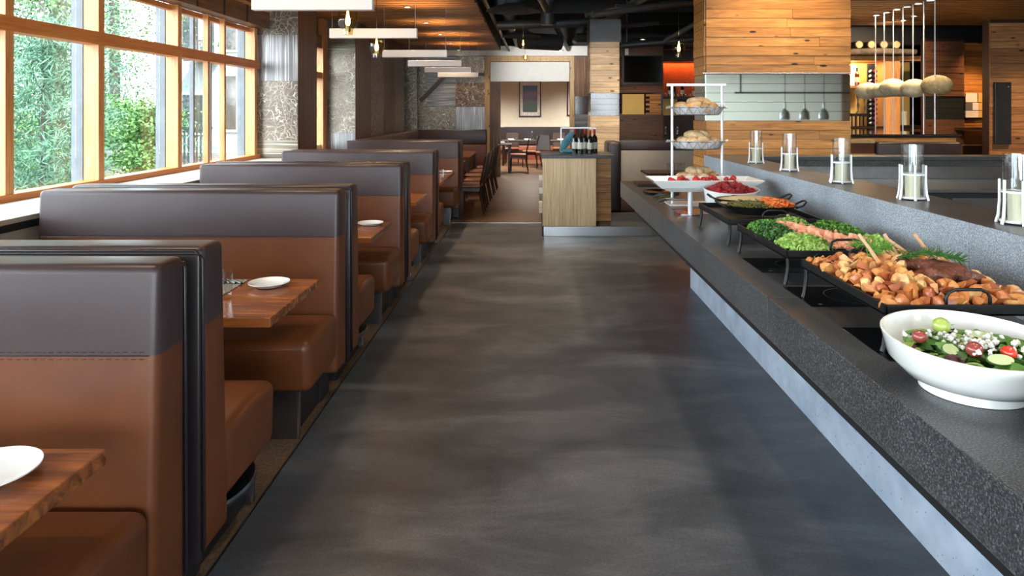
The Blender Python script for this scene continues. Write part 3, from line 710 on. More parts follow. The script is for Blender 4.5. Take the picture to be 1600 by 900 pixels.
# banquette along the window side at the far end
t = thing('corner_banquette', 'dark leather corner banquette wrapping the far window side', 'banquette', (-2.6, 13.8, 0))
obj('side_back', B(-.25, -.08, -2.5, 2.75, .3, 1.19, .03, 3), 'leather_dark', t, smooth=AS)
obj('end_back_upper', B(-.2, 1.54, 2.72, 2.9, .85, 1.20, .025, 3), 'leather_dark', t, smooth=AS)
obj('end_back_lower', B(-.2, 1.54, 2.70, 2.9, .2, .85, .02, 3), 'leather_tan', t, smooth=AS)
obj('dark_pad', B(.62, .92, 2.66, 2.70, .62, 1.02, .01), 'leather_black', t)
obj('seat', B(-.1, .45, -2.5, 2.7, .25, .48, .03, 3), 'leather_tan', t, smooth=AS)
obj('base', B(-.1, .35, -2.5, 2.7, 0.001, .25), 'charcoal', t)
# ------------------------------------------------------------ booth tables
def make_table(lab, y0, y1, x0=-2.78, x1=-1.132, z=.75):
    t = thing('booth_table', lab, 'table', ((x0+x1)/2, (y0+y1)/2, 0), 0, 'walnut booth tables')
    w_ = (x1-x0)/2; h = (y1-y0)/2
    bm = B(-w_, w_, -h, h, z-.042, z, .004)
    top = obj('tabletop', bm, 'table_wood', t)
    obj('pedestal', tube(None, [(0, 0, .02), (0, 0, z-.04)], .045, 16), 'black_metal', t, smooth=AS)
    obj('foot_plate', lathe(None, [(0, .02), (.05, .02), (.27, .012), (.28, .004)], seg=32), 'black_metal', t, smooth=AS)
    return t
TB = [(1.16, 1.856), (3.02, 3.72), (4.94, 5.62), (6.86, 7.55), (8.80, 9.50), (9.56, 10.26)]
tl = ['nearest walnut booth table at the left edge', 'second walnut booth table with glass, plate and woven runner', 'third walnut booth table with one white plate', 'fourth walnut booth table, mostly behind benches', 'fifth walnut booth table with a drinking glass', 'sixth walnut booth table just beyond the glass']
for (a, b_), lb in zip(TB, tl): make_table(lb, a, b_)
def plate(x, y, z, r, lab):
    o = obj('plate', lathe(None, [(0, .006), (r*.62, .006), (r*.66, .003), (r*.70, .008), (r, .021), (r, .024), (r*.72, .013), (r*.66, .010), (0, .009)], seg=48), 'ceramic', loc=(x, y, z), smooth=AS)
    return tag(o, lab, 'plate', 'white side plates on booth tables')
plate(-1.335, 1.70, .7505, .118, 'white plate on the nearest walnut table')
plate(-1.345, 3.57, .7505, .102, 'white plate on the second walnut table by the glass')
plate(-1.265, 5.47, .7505, .102, 'white plate on the third walnut table')
plate(-1.38, 7.4, .7505, .10, 'white plate on the fourth table, mostly hidden')
plate(-1.24, 10.1, .7505, .10, 'white plate on the table beyond the fifth')
def tumbler(x, y, z, lab, h=.125, r=.042, grp='drinking glasses', cat='glass'):
    o = obj('drinking_glass', lathe(None, [(0, .001), (r*.78, .001), (r*.84, .01), (r, h), (r-.003, h), (r*.78, .02), (0, .018)], seg=20), 'clear_glass', loc=(x, y, z), smooth=AS)
    return tag(o, lab, cat, grp)
tumbler(-1.47, 3.33, .7505, 'clear tumbler standing on the second walnut table', .135, .042)
tumbler(-1.15, 9.1, .7505, 'clear tumbler on the fifth booth table', .13, .05)
tumbler(-1.22, 9.2, .7505, 'clear tumbler behind another on the fifth booth table', .13, .045)
o = obj('table_runner', B(-2.1, -1.50, 3.05, 3.70, .7505, .754, .001), 'runner_weave'); tag(o, 'woven speckled runner across the second walnut table', 'runner')
bm = new_bm()
for k in range(5): tube(bm, [(-1.50-.03*k, 3.60, .758), (-1.56-.03*k, 3.63+.01*k, .764), (-1.62-.03*k, 3.6, .757)], .007, 6)
o = obj('dark_ornament', bm, 'charcoal', smooth=AS); tag(o, 'dark coiled ornament lying on the woven runner', 'ornament')
# ------------------------------------------------------------ dining chairs and tables at the end of the row
def make_chair(lab, grp, leather='leather_seat'):
    t = thing('dining_chair', lab, 'chair', (0, 0, 0), 0, grp)      # faces -x
    obj('seat', B(-.22, .22, -.22, .22, .42, .48, .02, 3), leather, t, smooth=AS)
    obj('seat_frame', B(-.20, .20, -.205, .205, .37, .42), 'chair_wood', t)
    for s in (-1, 1):
        obj('leg', tube(None, [(-.19, s*.19, .38), (-.20, s*.195, 0)], [.02, .014], 6), 'chair_wood', t)
        obj('leg', tube(None, [(.30, s*.19, .93), (.21, s*.19, .45), (.20, s*.19, .35), (.27, s*.195, 0)], [.014, .02, .02, .014], 6), 'chair_wood', t)
    bm = B(-.012, .012, -.185, .185, .50, .94, .008)
    for v in bm.verts: v.co.x += .20+(v.co.z-.45)*.2
    obj('backrest', bm, 'chair_wood', t)
    return t
ch = make_chair('first dark wooden dining chair beside the booth end, facing the windows', 'dining chairs in a row by the aisle')
ch.location = (-1.02, 11.25, 0)
for k, (y, nm) in enumerate(((12.0, 'second'), (12.85, 'third'), (13.8, 'fourth'), (14.7, 'fifth and furthest'))):
    copy_tree(ch, loc=(-1.02+.01*k, y, 0), label='%s dark wooden dining chair in the row facing the windows' % nm)
def dtable(lab, x, y, wx, wy, z=.75, m='table_wood'):
    t = thing('dining_table', lab, 'table', (x, y, 0))
    obj('tabletop', B(-wx, wx, -wy, wy, z-.035, z, .004), m, t)
    for sx in (-1, 1):
        for sy in (-1, 1): obj('leg', B(sx*(wx-.06)-.03, sx*(wx-.06)+.03, sy*(wy-.06)-.03, sy*(wy-.06)+.03, 0, z-.035), 'chair_wood', t)
dtable('walnut dining table beside the row of chairs, nearer one', -1.72, 12.1, .52, .62); dtable('walnut dining table beside the row of chairs, further one', -1.72, 14.6, .52, .9)
dtable('dark dining table with place settings in the far room, left', -.95, 18.95, .42, .42, m='chair_wood'); dtable('long dark dining table with napkins in the far room', .6, 21.2, 1.5, .42, m='chair_wood')
for i, (x, y, rz) in enumerate(((-.35, 18.9, 0), (.35, 19.9, PI*.5), (.0, 20.4, -PI*.1), (1.4, 20.2, -PI*.5), (-.6, 21.9, PI*.5), (.9, 22.2, PI*.5))):
    copy_tree(ch, loc=(x, y, 0), rz=rz, group='dining chairs in the far room', label='dark dining chair in the far room, ' + ['right of the left table', 'back turned to the doorway', 'beside the left end of the long table', 'at the long table right of centre', 'behind the long table at left', 'behind the long table at right'][i])
k = 0
for x, y in ((-1.1, 18.8), (-.8, 19.1), (-.6, 21.05), (-.1, 21.05), (.4, 21.05), (.9, 21.05), (1.4, 21.05)):
    o = obj('place_setting', lathe(None, [(0, .004), (.10, .006), (.13, .018), (.13, .022), (0, .012)], seg=20), 'ceramic', loc=(x, y, .7505)); tag(o, 'white plate laid on %s table in the far room' % ('the left' if k < 2 else 'the long'), 'plate', 'plates in the far room '+('left' if k < 2 else 'long'))
    tumbler(x+.16, y+.05, .7505, 'small drinking glass set on %s table in the far room' % ('the left' if k < 2 else 'the long'), .13, .035, 'glasses in the far room '+('left' if k < 2 else 'long')); k += 1
    o = obj('napkin', B(-.09, .09, -.05, .05, 0, .03, .008), 'napkin', loc=(x-.02, y, .776)); tag(o, 'folded white napkin on %s table in the far room' % ('the left' if k < 3 else 'the long'), 'napkin', 'napkins in the far room '+('left' if k < 3 else 'long'))
tumbler(.02, 20.9, .7505, 'tall clear carafe on the long far-room table', .30, .055, None, 'carafe')
# ------------------------------------------------------------ pendant bars and amber lamps
def pendant_bar(y, lab, x0=-2.08, x1=-1.18, z=2.40):
    t = thing('pendant_bar', lab, 'lamp', ((x0+x1)/2, y, z), 0, 'white bar pendants'); h = (x1-x0)/2
    obj('shade', B(-h, h, -.035, .035, 0, .098, .003), 'shade_white', t)
    for s in (-1, 1): obj('cable', tube(None, [(s*(h-.02), 0, .098), (s*(h-.02), 0, .745)], .003, 5), 'steel_dark', t)
    d = bpy.data.lights.new('uplight', 'AREA'); d.shape = 'RECTANGLE'; d.size = h*1.6; d.size_y = .04; d.energy = 9; d.color = (1, .6, .25); d.spread = 1.6
    o = bpy.data.objects.new('uplight', d); COL.objects.link(o); o.parent = t; o.location = (0, 0, .12); o.rotation_euler = (PI, 0, 0)
for y, lab in ((5.2, 'nearest white bar pendant cut by the top edge'), (7.2, 'second white bar pendant behind the first amber lamp'), (9.75, 'third white bar pendant behind the second amber lamp'), (11.75, 'fourth white bar pendant'), (13.6, 'fifth white bar pendant'), (15.5, 'sixth white bar pendant, furthest')): pendant_bar(y, lab)
def amber_lamp(x, y, z, lab, top=3.15, s=1.0, pw_=6):
    t = thing('amber_pendant', lab, 'lamp', (x, y, z))
    obj('glass_shade', lathe(None, [(.062*s, .16*s), (.066*s, .10*s), (.060*s, .06*s), (.036*s, .035*s), (.034*s, 0), (.030*s, 0), (.032*s, .036*s), (.057*s, .065*s), (.062*s, .10*s), (.059*s, .16*s)], seg=24), 'amber_glass', t, smooth=AS)
    obj('socket', tube(None, [(0, 0, .02*s), (0, 0, .055*s)], .02*s, 10), 'steel_dark', t)
    obj('filament_bulb', lathe(None, [(0, .06*s), (.012*s, .065*s), (.018*s, .09*s), (.010*s, .13*s), (.004*s, .17*s), (0, .175*s)], seg=12), 'bulb', t, smooth=True)
    obj('cord', tube(None, [(0, 0, .17*s), (0, 0, top-z)], .003, 5), 'black_metal', t)
    d = bpy.data.lights.new('glow', 'POINT'); d.energy = pw_; d.color = (1, .6, .25); d.shadow_soft_size = .03
    o = bpy.data.objects.new('glow', d); COL.objects.link(o); o.parent = t; o.location = (0, 0, .26*s)
amber_lamp(-1.74, 6.6, 2.37, 'amber glass pendant in front of the second white bar', s=1.4); amber_lamp(-1.90, 8.55, 2.30, 'amber glass pendant in front of the third white bar', s=1.4)
amber_lamp(-.13, 11.3, 2.66, 'small bulb pendant above the aisle, nearer', 3.9, .8, 3); amber_lamp(-.12, 14.5, 2.68, 'small bulb pendant before the doorway head', 3.9, .8, 3)
amber_lamp(1.91, 9.0, 2.34, 'amber glass pendant left of the big timber pillar', 3.9, 1.2, 10)
amber_lamp(-1.9, 4.75, 2.45, 'amber glass pendant at the top edge above the nearest bar')
# ------------------------------------------------------------ host stand
t = thing('host_stand', 'pale oak host stand with black top and planked side', 'stand', (.5, 9.5, .13))
obj('front_panel', B(-.35, .355, -.34, -.30, 0, .895, .003), 'oak', t); obj('body', B(-.34, .35, -.30, .28, .02, .89), 'oak', t)
obj('top', B(-.37, .60, -.36, .50, .895, .935, .004), 'charcoal', t)
sb = obj('side_block', B(.36, .58, .1, .45, .0, .89), 'frame_dark', t)
for i in range(9): piece('plank', .36, .60, .07, .10, .004+i*.099, .098+i*.099, 'pillar_wood', sb)
obj('back_block', B(-.34, .36, .28, .48, 0, .89), 'frame_dark', t)
for i, z in enumerate((.55, .72, .28, .35)):
    o = obj('menu', B(.105, .15, 9.22+.05*i, 9.42+.05*i, z, z+.06, .002), 'paper'); tag(o, 'stack of pale menus on the side of the host stand, ' + ['upper middle', 'topmost', 'lowest', 'lower middle'][i], 'menu')
def bottle(x, y, z, lab, m='bottle_dark', foil='foil_red', h=.31, grp='wine bottles on the host stand', label=True):
    t = thing('wine_bottle', lab, 'bottle', (x, y, z), 0, grp)
    k = h/.31
    obj('glass_body', lathe(None, [(0, 0), (.037*k, 0), (.038*k, .01*k), (.038*k, .19*k), (.030*k, .215*k), (.014*k, .235*k), (.0135*k, .30*k), (0, .30*k)], seg=16), m, t, smooth=AS)
    obj('foil', lathe(None, [(.0145*k, .245*k), (.0155*k, .247*k), (.0155*k, .31*k), (0, .312*k)], seg=12), foil, t, smooth=AS)
    if label: obj('label', lathe(None, [(.0388*k, .06*k), (.0388*k, .145*k)], seg=16), 'paper', t, smooth=True)
for i, (x, y) in enumerate(((.60, 9.55), (.67, 9.45), (.74, 9.57), (.80, 9.45), (.87, 9.55))):
    bottle(x, y, 1.066, 'red wine bottle on the host stand, ' + ['leftmost', 'second from left', 'middle one', 'second from right', 'rightmost'][i], foil='foil_red' if i != 1 else 'charcoal', h=.33 if i != 3 else .32)
t = thing('sign_frame', 'white upright frame standing behind the wine bottles', 'frame', (.66, 9.75, 1.066))
for a in ((-.25, -.235, 0, .35), (.235, .25, 0, .35), (-.25, .25, .335, .35), (-.25, .25, 0, .015)): obj('frame_bar', B(a[0], a[1], 0, .02, a[2], a[3]), 'white_metal', t)
bm = new_bm(); blob(bm, (0, 0, .17), .05, 3, .06, 1.1, .6, 3.6, Matrix.Rotation(.62, 3, 'Y')); blob(bm, (.02, 0, .03), .09, 2, .08, 1.3, .7, .33)
o = obj('draped_cloth', bm, 'teal_cloth', loc=(.50, 9.62, 1.066), smooth=AS); tag(o, 'teal folded cloth leaning left of the wine bottles', 'cloth')
# ------------------------------------------------------------ booth and table right of the host stand
t = thing('corner_booth', 'dark leather booth behind the left end of the buffet', 'booth', (1.15, 10.5, .128))
obj('end_back', B(0, .20, -.1, .5, .01, 1.06, .05, 4), 'leather_dark', t, smooth=AS)
obj('long_back', B(.28, 2.6, .9, 1.1, .86, 1.05, .03, 3), 'leather_dark', t, smooth=AS)
obj('back_panel', B(.28, 2.6, .88, 1.0, .0, .87), 'grey_cream', t)
obj('seat', B(.3, 2.6, .45, .9, .0, .36, .03, 3), 'leather_tan', t, smooth=AS)
obj('end_seat', B(.18, .62, -.05, .45, .0, .34, .03, 3), 'leather_tan', t, smooth=AS)
t = thing('side_table', 'dark table with glasses behind the bread stand', 'table', (2.15, 10.2, .128))
obj('tabletop', B(-.50, .5, -.3, .3, .60, .63, .004), 'chair_wood', t); obj('pedestal', tube(None, [(0, 0, 0), (0, 0, .6)], .04, 12), 'black_metal', t)
for i in range(4): tumbler(1.98+.07*i, 10.0+.06*(i % 2), .759, 'drinking glass on the dark table behind the bread stand', .14, .033, 'glasses on the dark side table')
# television
t = thing('television', 'black flat television hung from the ceiling on a pole', 'television', (2.08, 13.0, 2.42))
obj('screen', B(-.35, .35, -.03, -.02, -.24, .25), 'tv_black', t); obj('casing', B(-.37, .37, -.02, .04, -.29, .27, .006), 'charcoal', t)
obj('speaker_strip', B(-.36, .36, -.028, -.02, -.28, -.25), 'duct_grey', t); obj('pole', tube(None, [(-.29, .03, .27), (-.29, .03, 1.5)], .014, 8), 'steel_dark', t); obj('bracket', B(-.32, -.26, 0, .06, .25, .42, .01), 'white_metal', t)
# bar with bottles
bb = thing('back_bar', 'red-lit back bar shelf beyond the television', 'bar', (3.6, 15.0, 0))
obj('glow_panel', B(-1.0, 1.2, .08, .12, 1.9, 2.7), 'orange_glow_wall', bb); obj('shelf', B(-1.0, 1.2, -.2, .1, 1.90, 1.95), 'chair_wood', bb)
obj('counter', B(-1.0, 1.2, -.5, .1, 1.05, 1.12), 'chair_wood', bb); obj('cabinet', B(-1.0, 1.2, -.4, .1, 0, 1.05), 'frame_dark', bb); obj('pale_panel', B(-.75, -.45, .0, .05, 1.55, 1.90), 'yellow_wall', bb)
obj('upper_shelf', B(-1.0, 1.2, -.15, .1, 2.70, 2.78), 'chair_wood', bb)
d = bpy.data.lights.new('bar_strip', 'AREA'); d.shape = 'RECTANGLE'; d.size = 2; d.size_y = .05; d.energy = 14; d.color = (1, .35, .1)
o = bpy.data.objects.new('bar_strip', d); COL.objects.link(o); o.parent = bb; o.location = (.1, 0, 2.69)
random.seed(3)
for k in range(12): bottle(2.72+k*.085, 14.88+.06*(k % 2), 1.951, 'liquor bottle on the red-lit back bar shelf', random.choice(['bottle_dark', 'bottle_amber', 'clear_glass']), random.choice(['foil_red', 'charcoal', 'steel']), random.uniform(.24, .34), 'bottles on the red-lit back bar', k % 3 == 0)
for k in range(3):
    tumbler(2.84+k*.12, 14.7, 1.121, 'stemmed glass on the back bar counter', .2, .04, 'glasses on the back bar counter')
# ------------------------------------------------------------ wine cabinet, logs, doorway at the right
wc = thing('wine_cabinet', 'open timber wine cabinet under the stacked logs', 'cabinet', (6.05, 12.6, 0))
obj('back_panel', B(-.6, .35, .3, .33, 0, 2.55), 'yellow_wall', wc); obj('side_panel', B(-.62, -.32, -.1, .3, 0, 2.0), 'wall_wood_dark', wc); obj('shelf', B(-.6, -.02, -.1, .3, 2.06, 2.10), 'pillar_wood', wc)
obj('post', B(.31, .58, -.1, .3, 0, 2.55, .004), 'post_wood', wc); obj('head_rail', B(-.6, 1.12, -.12, .3, 2.55, 2.63), 'post_wood', wc); obj('pale_board', B(-.19, -.05, .24, .28, 2.11, 2.5), 'white_wall', wc)
obj('lower_shelf', B(-.32, .3, -.1, .3, 1.33, 1.37), 'chair_wood', wc)
d = bpy.data.lights.new('cabinet_strip', 'AREA'); d.size = .5; d.energy = 16; d.color = (1, .72, .36); o = bpy.data.objects.new('cabinet_strip', d); COL.objects.link(o); o.parent = wc; o.location = (-.1, 0, 2.54)
rk = obj('bottle_rack', B(.04, .19, .0, .03, .9, 2.5), 'charcoal', wc)
for i in range(17):
    for k in range(2):
        q = obj('racked_bottle', lathe(None, [(0, .0), (.028, 0), (.03, -.05), (0, -.06)], (.075+.08*k, -.02, 1.0+i*.085), 10, rot=Matrix.Rotation(-PI/2, 3, 'X')), 'foil_red' if (i+k) % 2 else 'steel', rk) if i == 0 and k < 2 else None
src = [x for x in rk.children]
for i in range(1, 17):
    for s in src:
        c = s.copy(); COL.objects.link(c); c.parent = rk; c.location = (0, 0, i*.085)
for i, (x, lab) in enumerate(((5.50, 'dark spirit bottle at the left end of the wine cabinet shelf'), (5.60, 'amber bottle beside the dark one on the wine cabinet shelf'), (5.90, 'pale bottle standing before the white board in the wine cabinet'))):
    bottle(x, 12.6, 2.101, lab, ['bottle_dark', 'bottle_amber', 'bottle_amber'][i], ['foil_red', 'charcoal', 'charcoal'][i], .33, 'bottles in the wine cabinet')
for i in range(2):
    bm = lathe(None, [(0, 0), (.05, 0), (.035, .02), (.012, .06), (.028, .14), (.018, .22), (.035, .30), (.02, .38), (0, .42)], seg=10)
    o = obj('carved_figure', bm, 'bark', loc=(5.90+.13*i, 12.55, 1.60-.06*i), smooth=AS); tag(o, 'dark carved ornament in the wine cabinet, ' + ['left one', 'right one'][i], 'ornament')
o = obj('iron_rack', B(5.76, 6.10, 12.50, 12.62, 1.55, 1.60), 'black_metal'); tag(o, 'black iron rack below the carved ornaments', 'rack')
for i in range(5): obj('rack_leg', B(5.78+.07*i, 5.80+.07*i, 12.55, 12.57, 1.37, 1.56), 'black_metal', o)
logs = thing('log_stack', 'stack of cut logs above the wine cabinet', 'logs', (6.2, 12.4, 2.63))
for i in range(5):
    lg = obj('log', tube(None, [(-.62+.22*i, -.1, .19), (-.60+.22*i, .3, .19)], .072, 12), 'bark', logs); obj('cut_end', lathe(None, [(0, 0), (.06, 0)], (-.62+.22*i, -.103, .19), 12, rot=Matrix.Rotation(PI/2, 3, 'X')), 'log_end', lg)
for i in range(3):
    obj('log', tube(None, [(-.68, -.08+.12*i, .06), (0, -.1+.12*i, .07), (.62, -.06+.12*i, .06)], [.055, .062, .05], 10), 'bark', logs, smooth=AS)
struct('wall_room_yellow', B(6.5, 7.4, 13.6, 13.7, 0, 2.6), 'yellow_wall')
dk = thing('console', 'narrow dark console seen through the yellow doorway', 'console', (6.95, 13.0, 0)); obj('top', B(-.3, .3, -.15, .15, 1.33, 1.38), 'chair_wood', dk); obj('cabinet', B(-.28, .28, -.13, .13, 0, 1.33), 'wall_wood_dark', dk)
o = obj('pillar_candle', lathe(None, [(0, 0), (.05, 0), (.05, .26), (0, .26)], seg=12), 'candle_wax', loc=(6.97, 13.0, 1.381)); tag(o, 'cream candle on the console in the yellow doorway', 'candle')
# low wall, rods and woven pendant
lw = struct('wall_low', B(4.14, 5.5, 9.03, 11.2, 0, 1.31), 'frame_dark')
planks(lw, 4.12, 5.5, 9.03, .9, 1.31, 'pillar_wood', .1, lo=.5, hi=1.4)
struct('ledge_top', B(4.08, 5.56, 8.98, 11.25, 1.315, 1.345, .003), 'black_glass', lw)
t = thing('woven_pendant', 'long lumpy woven pendant light threaded on seven steel rods', 'lamp', (5.35, 9.2, 1.97))
rd = [9.22+.265*k for k in range(7)]
for k, (y, r, dx, m_) in enumerate(((9.30, .15, .12, 'wicker'), (9.62, .14, .0, 'woven_pale'), (9.98, .12, 0, 'woven_pale'), (10.20, .145, .0, 'woven_pale'), (10.45, .125, 0, 'woven_pale'), (10.70, .12, .02, 'woven_pale'), (10.92, .145, -.02, 'woven_pale'))):
    obj('lump', blob(None, (dx-.05, y-9.2, .02 if k in (0, 3) else -.01), r, 3, .02, 1.25, 1.35, .92), m_, t, smooth=True)
for k, y in enumerate(rd): obj('rod', tube(None, [(0, y-9.2, -.624), (0, y-9.2, 1.17)], .008, 6), 'white_metal', t)
# benches in front of the low wall
t = thing('low_sofa', 'purple-brown leather sofa before the low plank wall', 'sofa', (4.6, 8.4, 0)); obj('back', B(-.42, .6, 0, .18, .5, 1.27, .03, 3), 'leather_dark', t, smooth=AS); obj('seat', B(-.42, .6, -.5, 0, .0, .48, .03, 3), 'leather_tan', t, smooth=AS)
t = thing('plank_bench', 'light timber bench back left of the purple sofa', 'bench', (3.95, 8.4, 0)); obj('top_rail', B(-.45, .2, 0, .1, 1.26, 1.30), 'pine_trim', t); obj('panel', B(-.45, .2, .02, .08, .0, 1.26), 'leather_tan', t); obj('lower_rail', B(-.45, .2, -.02, .1, 1.10, 1.13), 'pine_trim', t)
t = thing('bar_stool', 'dark low-backed stool in front of the orange-lit timber', 'stool', (7.1, 11.0, 0)); obj('seat', B(-.18, .18, -.18, .18, .78, .84, .015), 'leather_black', t); obj('back', B(-.18, .18, .15, .19, .84, 1.10, .01), 'chair_wood', t)
for sx in (-1, 1):
    for sy in (-1, 1): obj('leg', B(sx*.15-.018, sx*.15+.018, sy*.15-.018, sy*.15+.018, 0, .79), 'chair_wood', t)
o = obj('wall_shelf', B(7.3, 8.3, 11.9, 12.28, 1.32, 1.36), 'chair_wood'); tag(o, 'dark timber shelf under the orange-lit wall', 'shelf')
# kitchen behind the camera, seen in the mirror strips: heat lamps on a black rail
t = thing('heat_lamp_rail', 'black rail carrying steel heat lamps over the kitchen pass', 'rail', (4.5, 3.0, 1.95)); obj('rail_bar', B(-1.1, .9, -.02, .02, -.015, .015), 'black_metal', t); obj('rail_post', tube(None, [(.85, 0, 0), (.85, 0, 2.0)], .015), 'black_metal', t); obj('rail_post', tube(None, [(-1.0, 0, 0), (-1.0, 0, 2.0)], .015), 'black_metal', t)
for i, x in enumerate((4.24, 4.57, 4.89)):
    t = thing('heat_lamp', 'brushed steel dome heat lamp over the kitchen pass', 'lamp', (x, 3.0, 1.50), 0, 'heat lamps over the pass')
    obj('dome', lathe(None, [(.075, 0), (.08, .01), (.076, .10), (.05, .16), (.018, .19), (.018, .28), (0, .28), ], seg=24), 'white_metal', t, smooth=AS); obj('rod', tube(None, [(0, 0, .27), (0, 0, 1.6)], .006, 6), 'black_metal', t)
for i, (x, y) in enumerate(((6.5, -3), (6.5, 1.0), (3.5, -4))):  # unseen fixtures added to light the kitchen wall and give fill
    t = thing('fill_fixture', 'added flat ceiling fill light ' + ['at the back wall right', 'over the kitchen line', 'at the back wall left'][i], 'light', (x, y, 3.2)); obj('diffuser', B(-.6, .6, -.15, .15, 0, .03), 'fill_tube', t); obj('housing', B(-.62, .62, -.17, .17, .03, .1), 'white_metal', t); obj('hanger', tube(None, [(0, 0, .1), (0, 0, .75)], .01), 'steel_dark', t)
    d = bpy.data.lights.new('fill_light', 'AREA'); d.shape = 'RECTANGLE'; d.size = 1.2; d.size_y = .3; d.energy = 150; d.color = (.95, 1, .94)
    o = bpy.data.objects.new('fill_light', d); COL.objects.link(o); o.parent = t; o.location = (0, 0, -.01)
# ------------------------------------------------------------ buffet counter
ct = thing('buffet_counter', 'long dark granite buffet counter with raised upstand', 'counter', (0, 0, 0))
XE = .95
for a, b_ in ((-1.5, 2.797), (2.80, 5.6), (5.603, 7.41)):
    obj('worktop', B(XE, 1.77, a, b_, .735, .90, .003), 'granite', ct)
for a, b_ in ((-1.5, 2.797), (2.80, 5.6), (5.603, 7.09)):
    obj('upstand', B(1.76, 1.785, a, b_, .90, 1.20, .002), 'granite_lit', ct)
obj('plinth', B(1.487, 1.9, -1.5, 6.5, 0.0, .69), 'concrete_pale', ct)
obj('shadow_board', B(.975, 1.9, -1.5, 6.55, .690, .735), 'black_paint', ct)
obj('ledge_top', B(1.762, 2.12, -1.5, 6.80, 1.165, 1.201, .002), 'granite', ct)
obj('rear_ledge', B(1.762, 7.5, 6.80, 7.10, 1.165, 1.2012, .002), 'granite', ct)
obj('ledge_apron', B(2.09, 2.12, -1.5, 6.8, .0, 1.165), 'charcoal', ct)
obj('rear_apron', B(2.12, 7.5, 6.84, 6.86, 1.10, 1.165), 'granite', ct)
obj('splashback', B(2.12, 7.5, 6.86, 6.88, .97, 1.10), 'steel_dark', ct)
kl = thing('kitchen_line', 'stainless cooking line inside the island behind the candle ledge', 'worktop', (0, 0, 0))
obj('worktop', B(2.35, 7.3, 5.92, 6.84, .95, .98, .003), 'steel_dark', kl); obj('front', B(2.37, 7.3, 5.96, 6.8, 0.001, .95), 'charcoal', kl)
for x in (2.6, 3.6, 4.6): obj('drawer_front', B(x, x+.96, 5.94, 5.96, .55, .90, .004), 'steel_dark', kl)
hobs = []
for i, (a, b_, x1) in enumerate(((5.02, 5.32, 1.62), (3.22, 3.53, 1.62), (2.66, 2.96, 1.62), (2.08, 2.40, 1.66))):
    o = obj('induction_hob', B(1.07, x1, a, b_, .8995, .9025, .001), 'black_glass'); tag(o, 'black glass induction hob set in the counter, ' + ['under the bread stand and platter', 'before the salmon tray', 'before the roast tray', 'beside the salad bowl'][i], 'hob')
    r = obj('ring_mark', lathe(None, [(.118, .9027), (.121, .9027)], (1.31, (a+b_)/2, 0), 48), 'hob_ring', o)
    o2 = obj('touch_mark', B(1.11, 1.125, a+.02, a+.035, .9025, .9028), 'hob_ring', o)
for i, y in enumerate((7.0,)): pass
# candles in glass hurricanes
def hurricane(y, lab):
    t = thing('candle_lantern', lab, 'lantern', (1.93, y, 1.2015), 0, 'candle lanterns on the ledge')
    obj('glass_cylinder', lathe(None, [(.050, .012), (.052, .277), (.0495, .277), (.0475, .014)], seg=28), 'clear_glass', t, smooth=AS)
    cg = obj('base_plate', lathe(None, [(0, .006), (.060, .006), (.062, .011), (0, .012)], seg=28), 'white_metal', t, smooth=AS)
    for z in (.012, .128): obj('ring', lathe(None, [(.053, z-.004), (.061, z-.004), (.061, z+.004), (.053, z+.004), (.053, z-.004)], seg=28), 'white_metal', t, smooth=AS)
    for k in range(6):
        a = k*PI/3+.2; c, s = math.cos(a), math.sin(a)
        obj('upright', tube(None, [(.074*c, .074*s, .0), (.066*c, .066*s, .03), (.062*c, .062*s, .09), (.062*c, .062*s, .175)], [.0065, .006, .0055, .0055], 8), 'white_metal', t, smooth=AS)
    obj('candle', lathe(None, [(0, .012), (.034, .012), (.035, .118), (.030, .123), (0, .119)], seg=24), 'candle_wax', t, smooth=AS)
    obj('wick', tube(None, [(0, 0, .118), (.001, 0, .130)], .0012, 5), 'charcoal', t)
    return t
for y, lab in ((5.97, 'candle lantern on the ledge, furthest from the camera'), (5.20, 'candle lantern on the ledge, second furthest'), (4.33, 'candle lantern on the ledge, middle one of five'), (3.52, 'candle lantern on the ledge, above the roast tray'), (2.76, 'candle lantern on the ledge cut by the right edge')): hurricane(y, lab)
# oval bowls
def footed_bowl(name, lab, x, y, r, h, sx=1.0, sy=1.0, foot=.55, m='ceramic', tilt=0, z=.9015):
    t = thing(name, lab, 'bowl', (x, y, z))
    prof = [(0, .012), (r*foot-.008, .012), (r*foot-.004, 0), (r*foot+.006, 0), (r*foot, .022), (r*.74, .036), (r*.92, h*.55), (r, h), (r-.006, h+.001), (r*.90, h*.56), (r*.70, .045), (r*.4, .030), (0, .028)]
    bm = lathe(None, prof, seg=64, sx=sx, sy=sy)
    if tilt:
        for v in bm.verts:
            if v.co.z > .03: v.co.z += tilt*(v.co.y/r)*(v.co.z/h)+abs(tilt)*.0
    obj('bowl_body', bm, m, t, smooth=AS)
    return t
footed_bowl('salad_bowl', 'large white footed bowl of green salad on the counter', 1.185, 1.87, .222, .140, tilt=.012)
footed_bowl('tomato_bowl', 'white bowl of chopped tomato cut by the right edge', 1.262, 1.475, .165, .125)
def leaf_mesh(L=.08, W=.03, bend=.3, n_=6):
    vs = []; fs = []
    for i in range(n_+1):
        u = i/n_; w_ = W*math.sin(PI*min(1, u*.92+.06))**.7; z = bend*L*math.sin(PI*u)
        vs += [(u*L-L/2, -w_, z+w_*.25+random.uniform(-.001, .001)), (u*L-L/2, 0, z), (u*L-L/2, w_, z+w_*.3)]
    for i in range(n_):
        a = i*3; fs += [(a, a+3, a+4, a+1), (a+1, a+4, a+5, a+2)]
    me = bpy.data.meshes.new('leaf'); me.from_pydata(vs, [], fs); me.shade_smooth(); return me
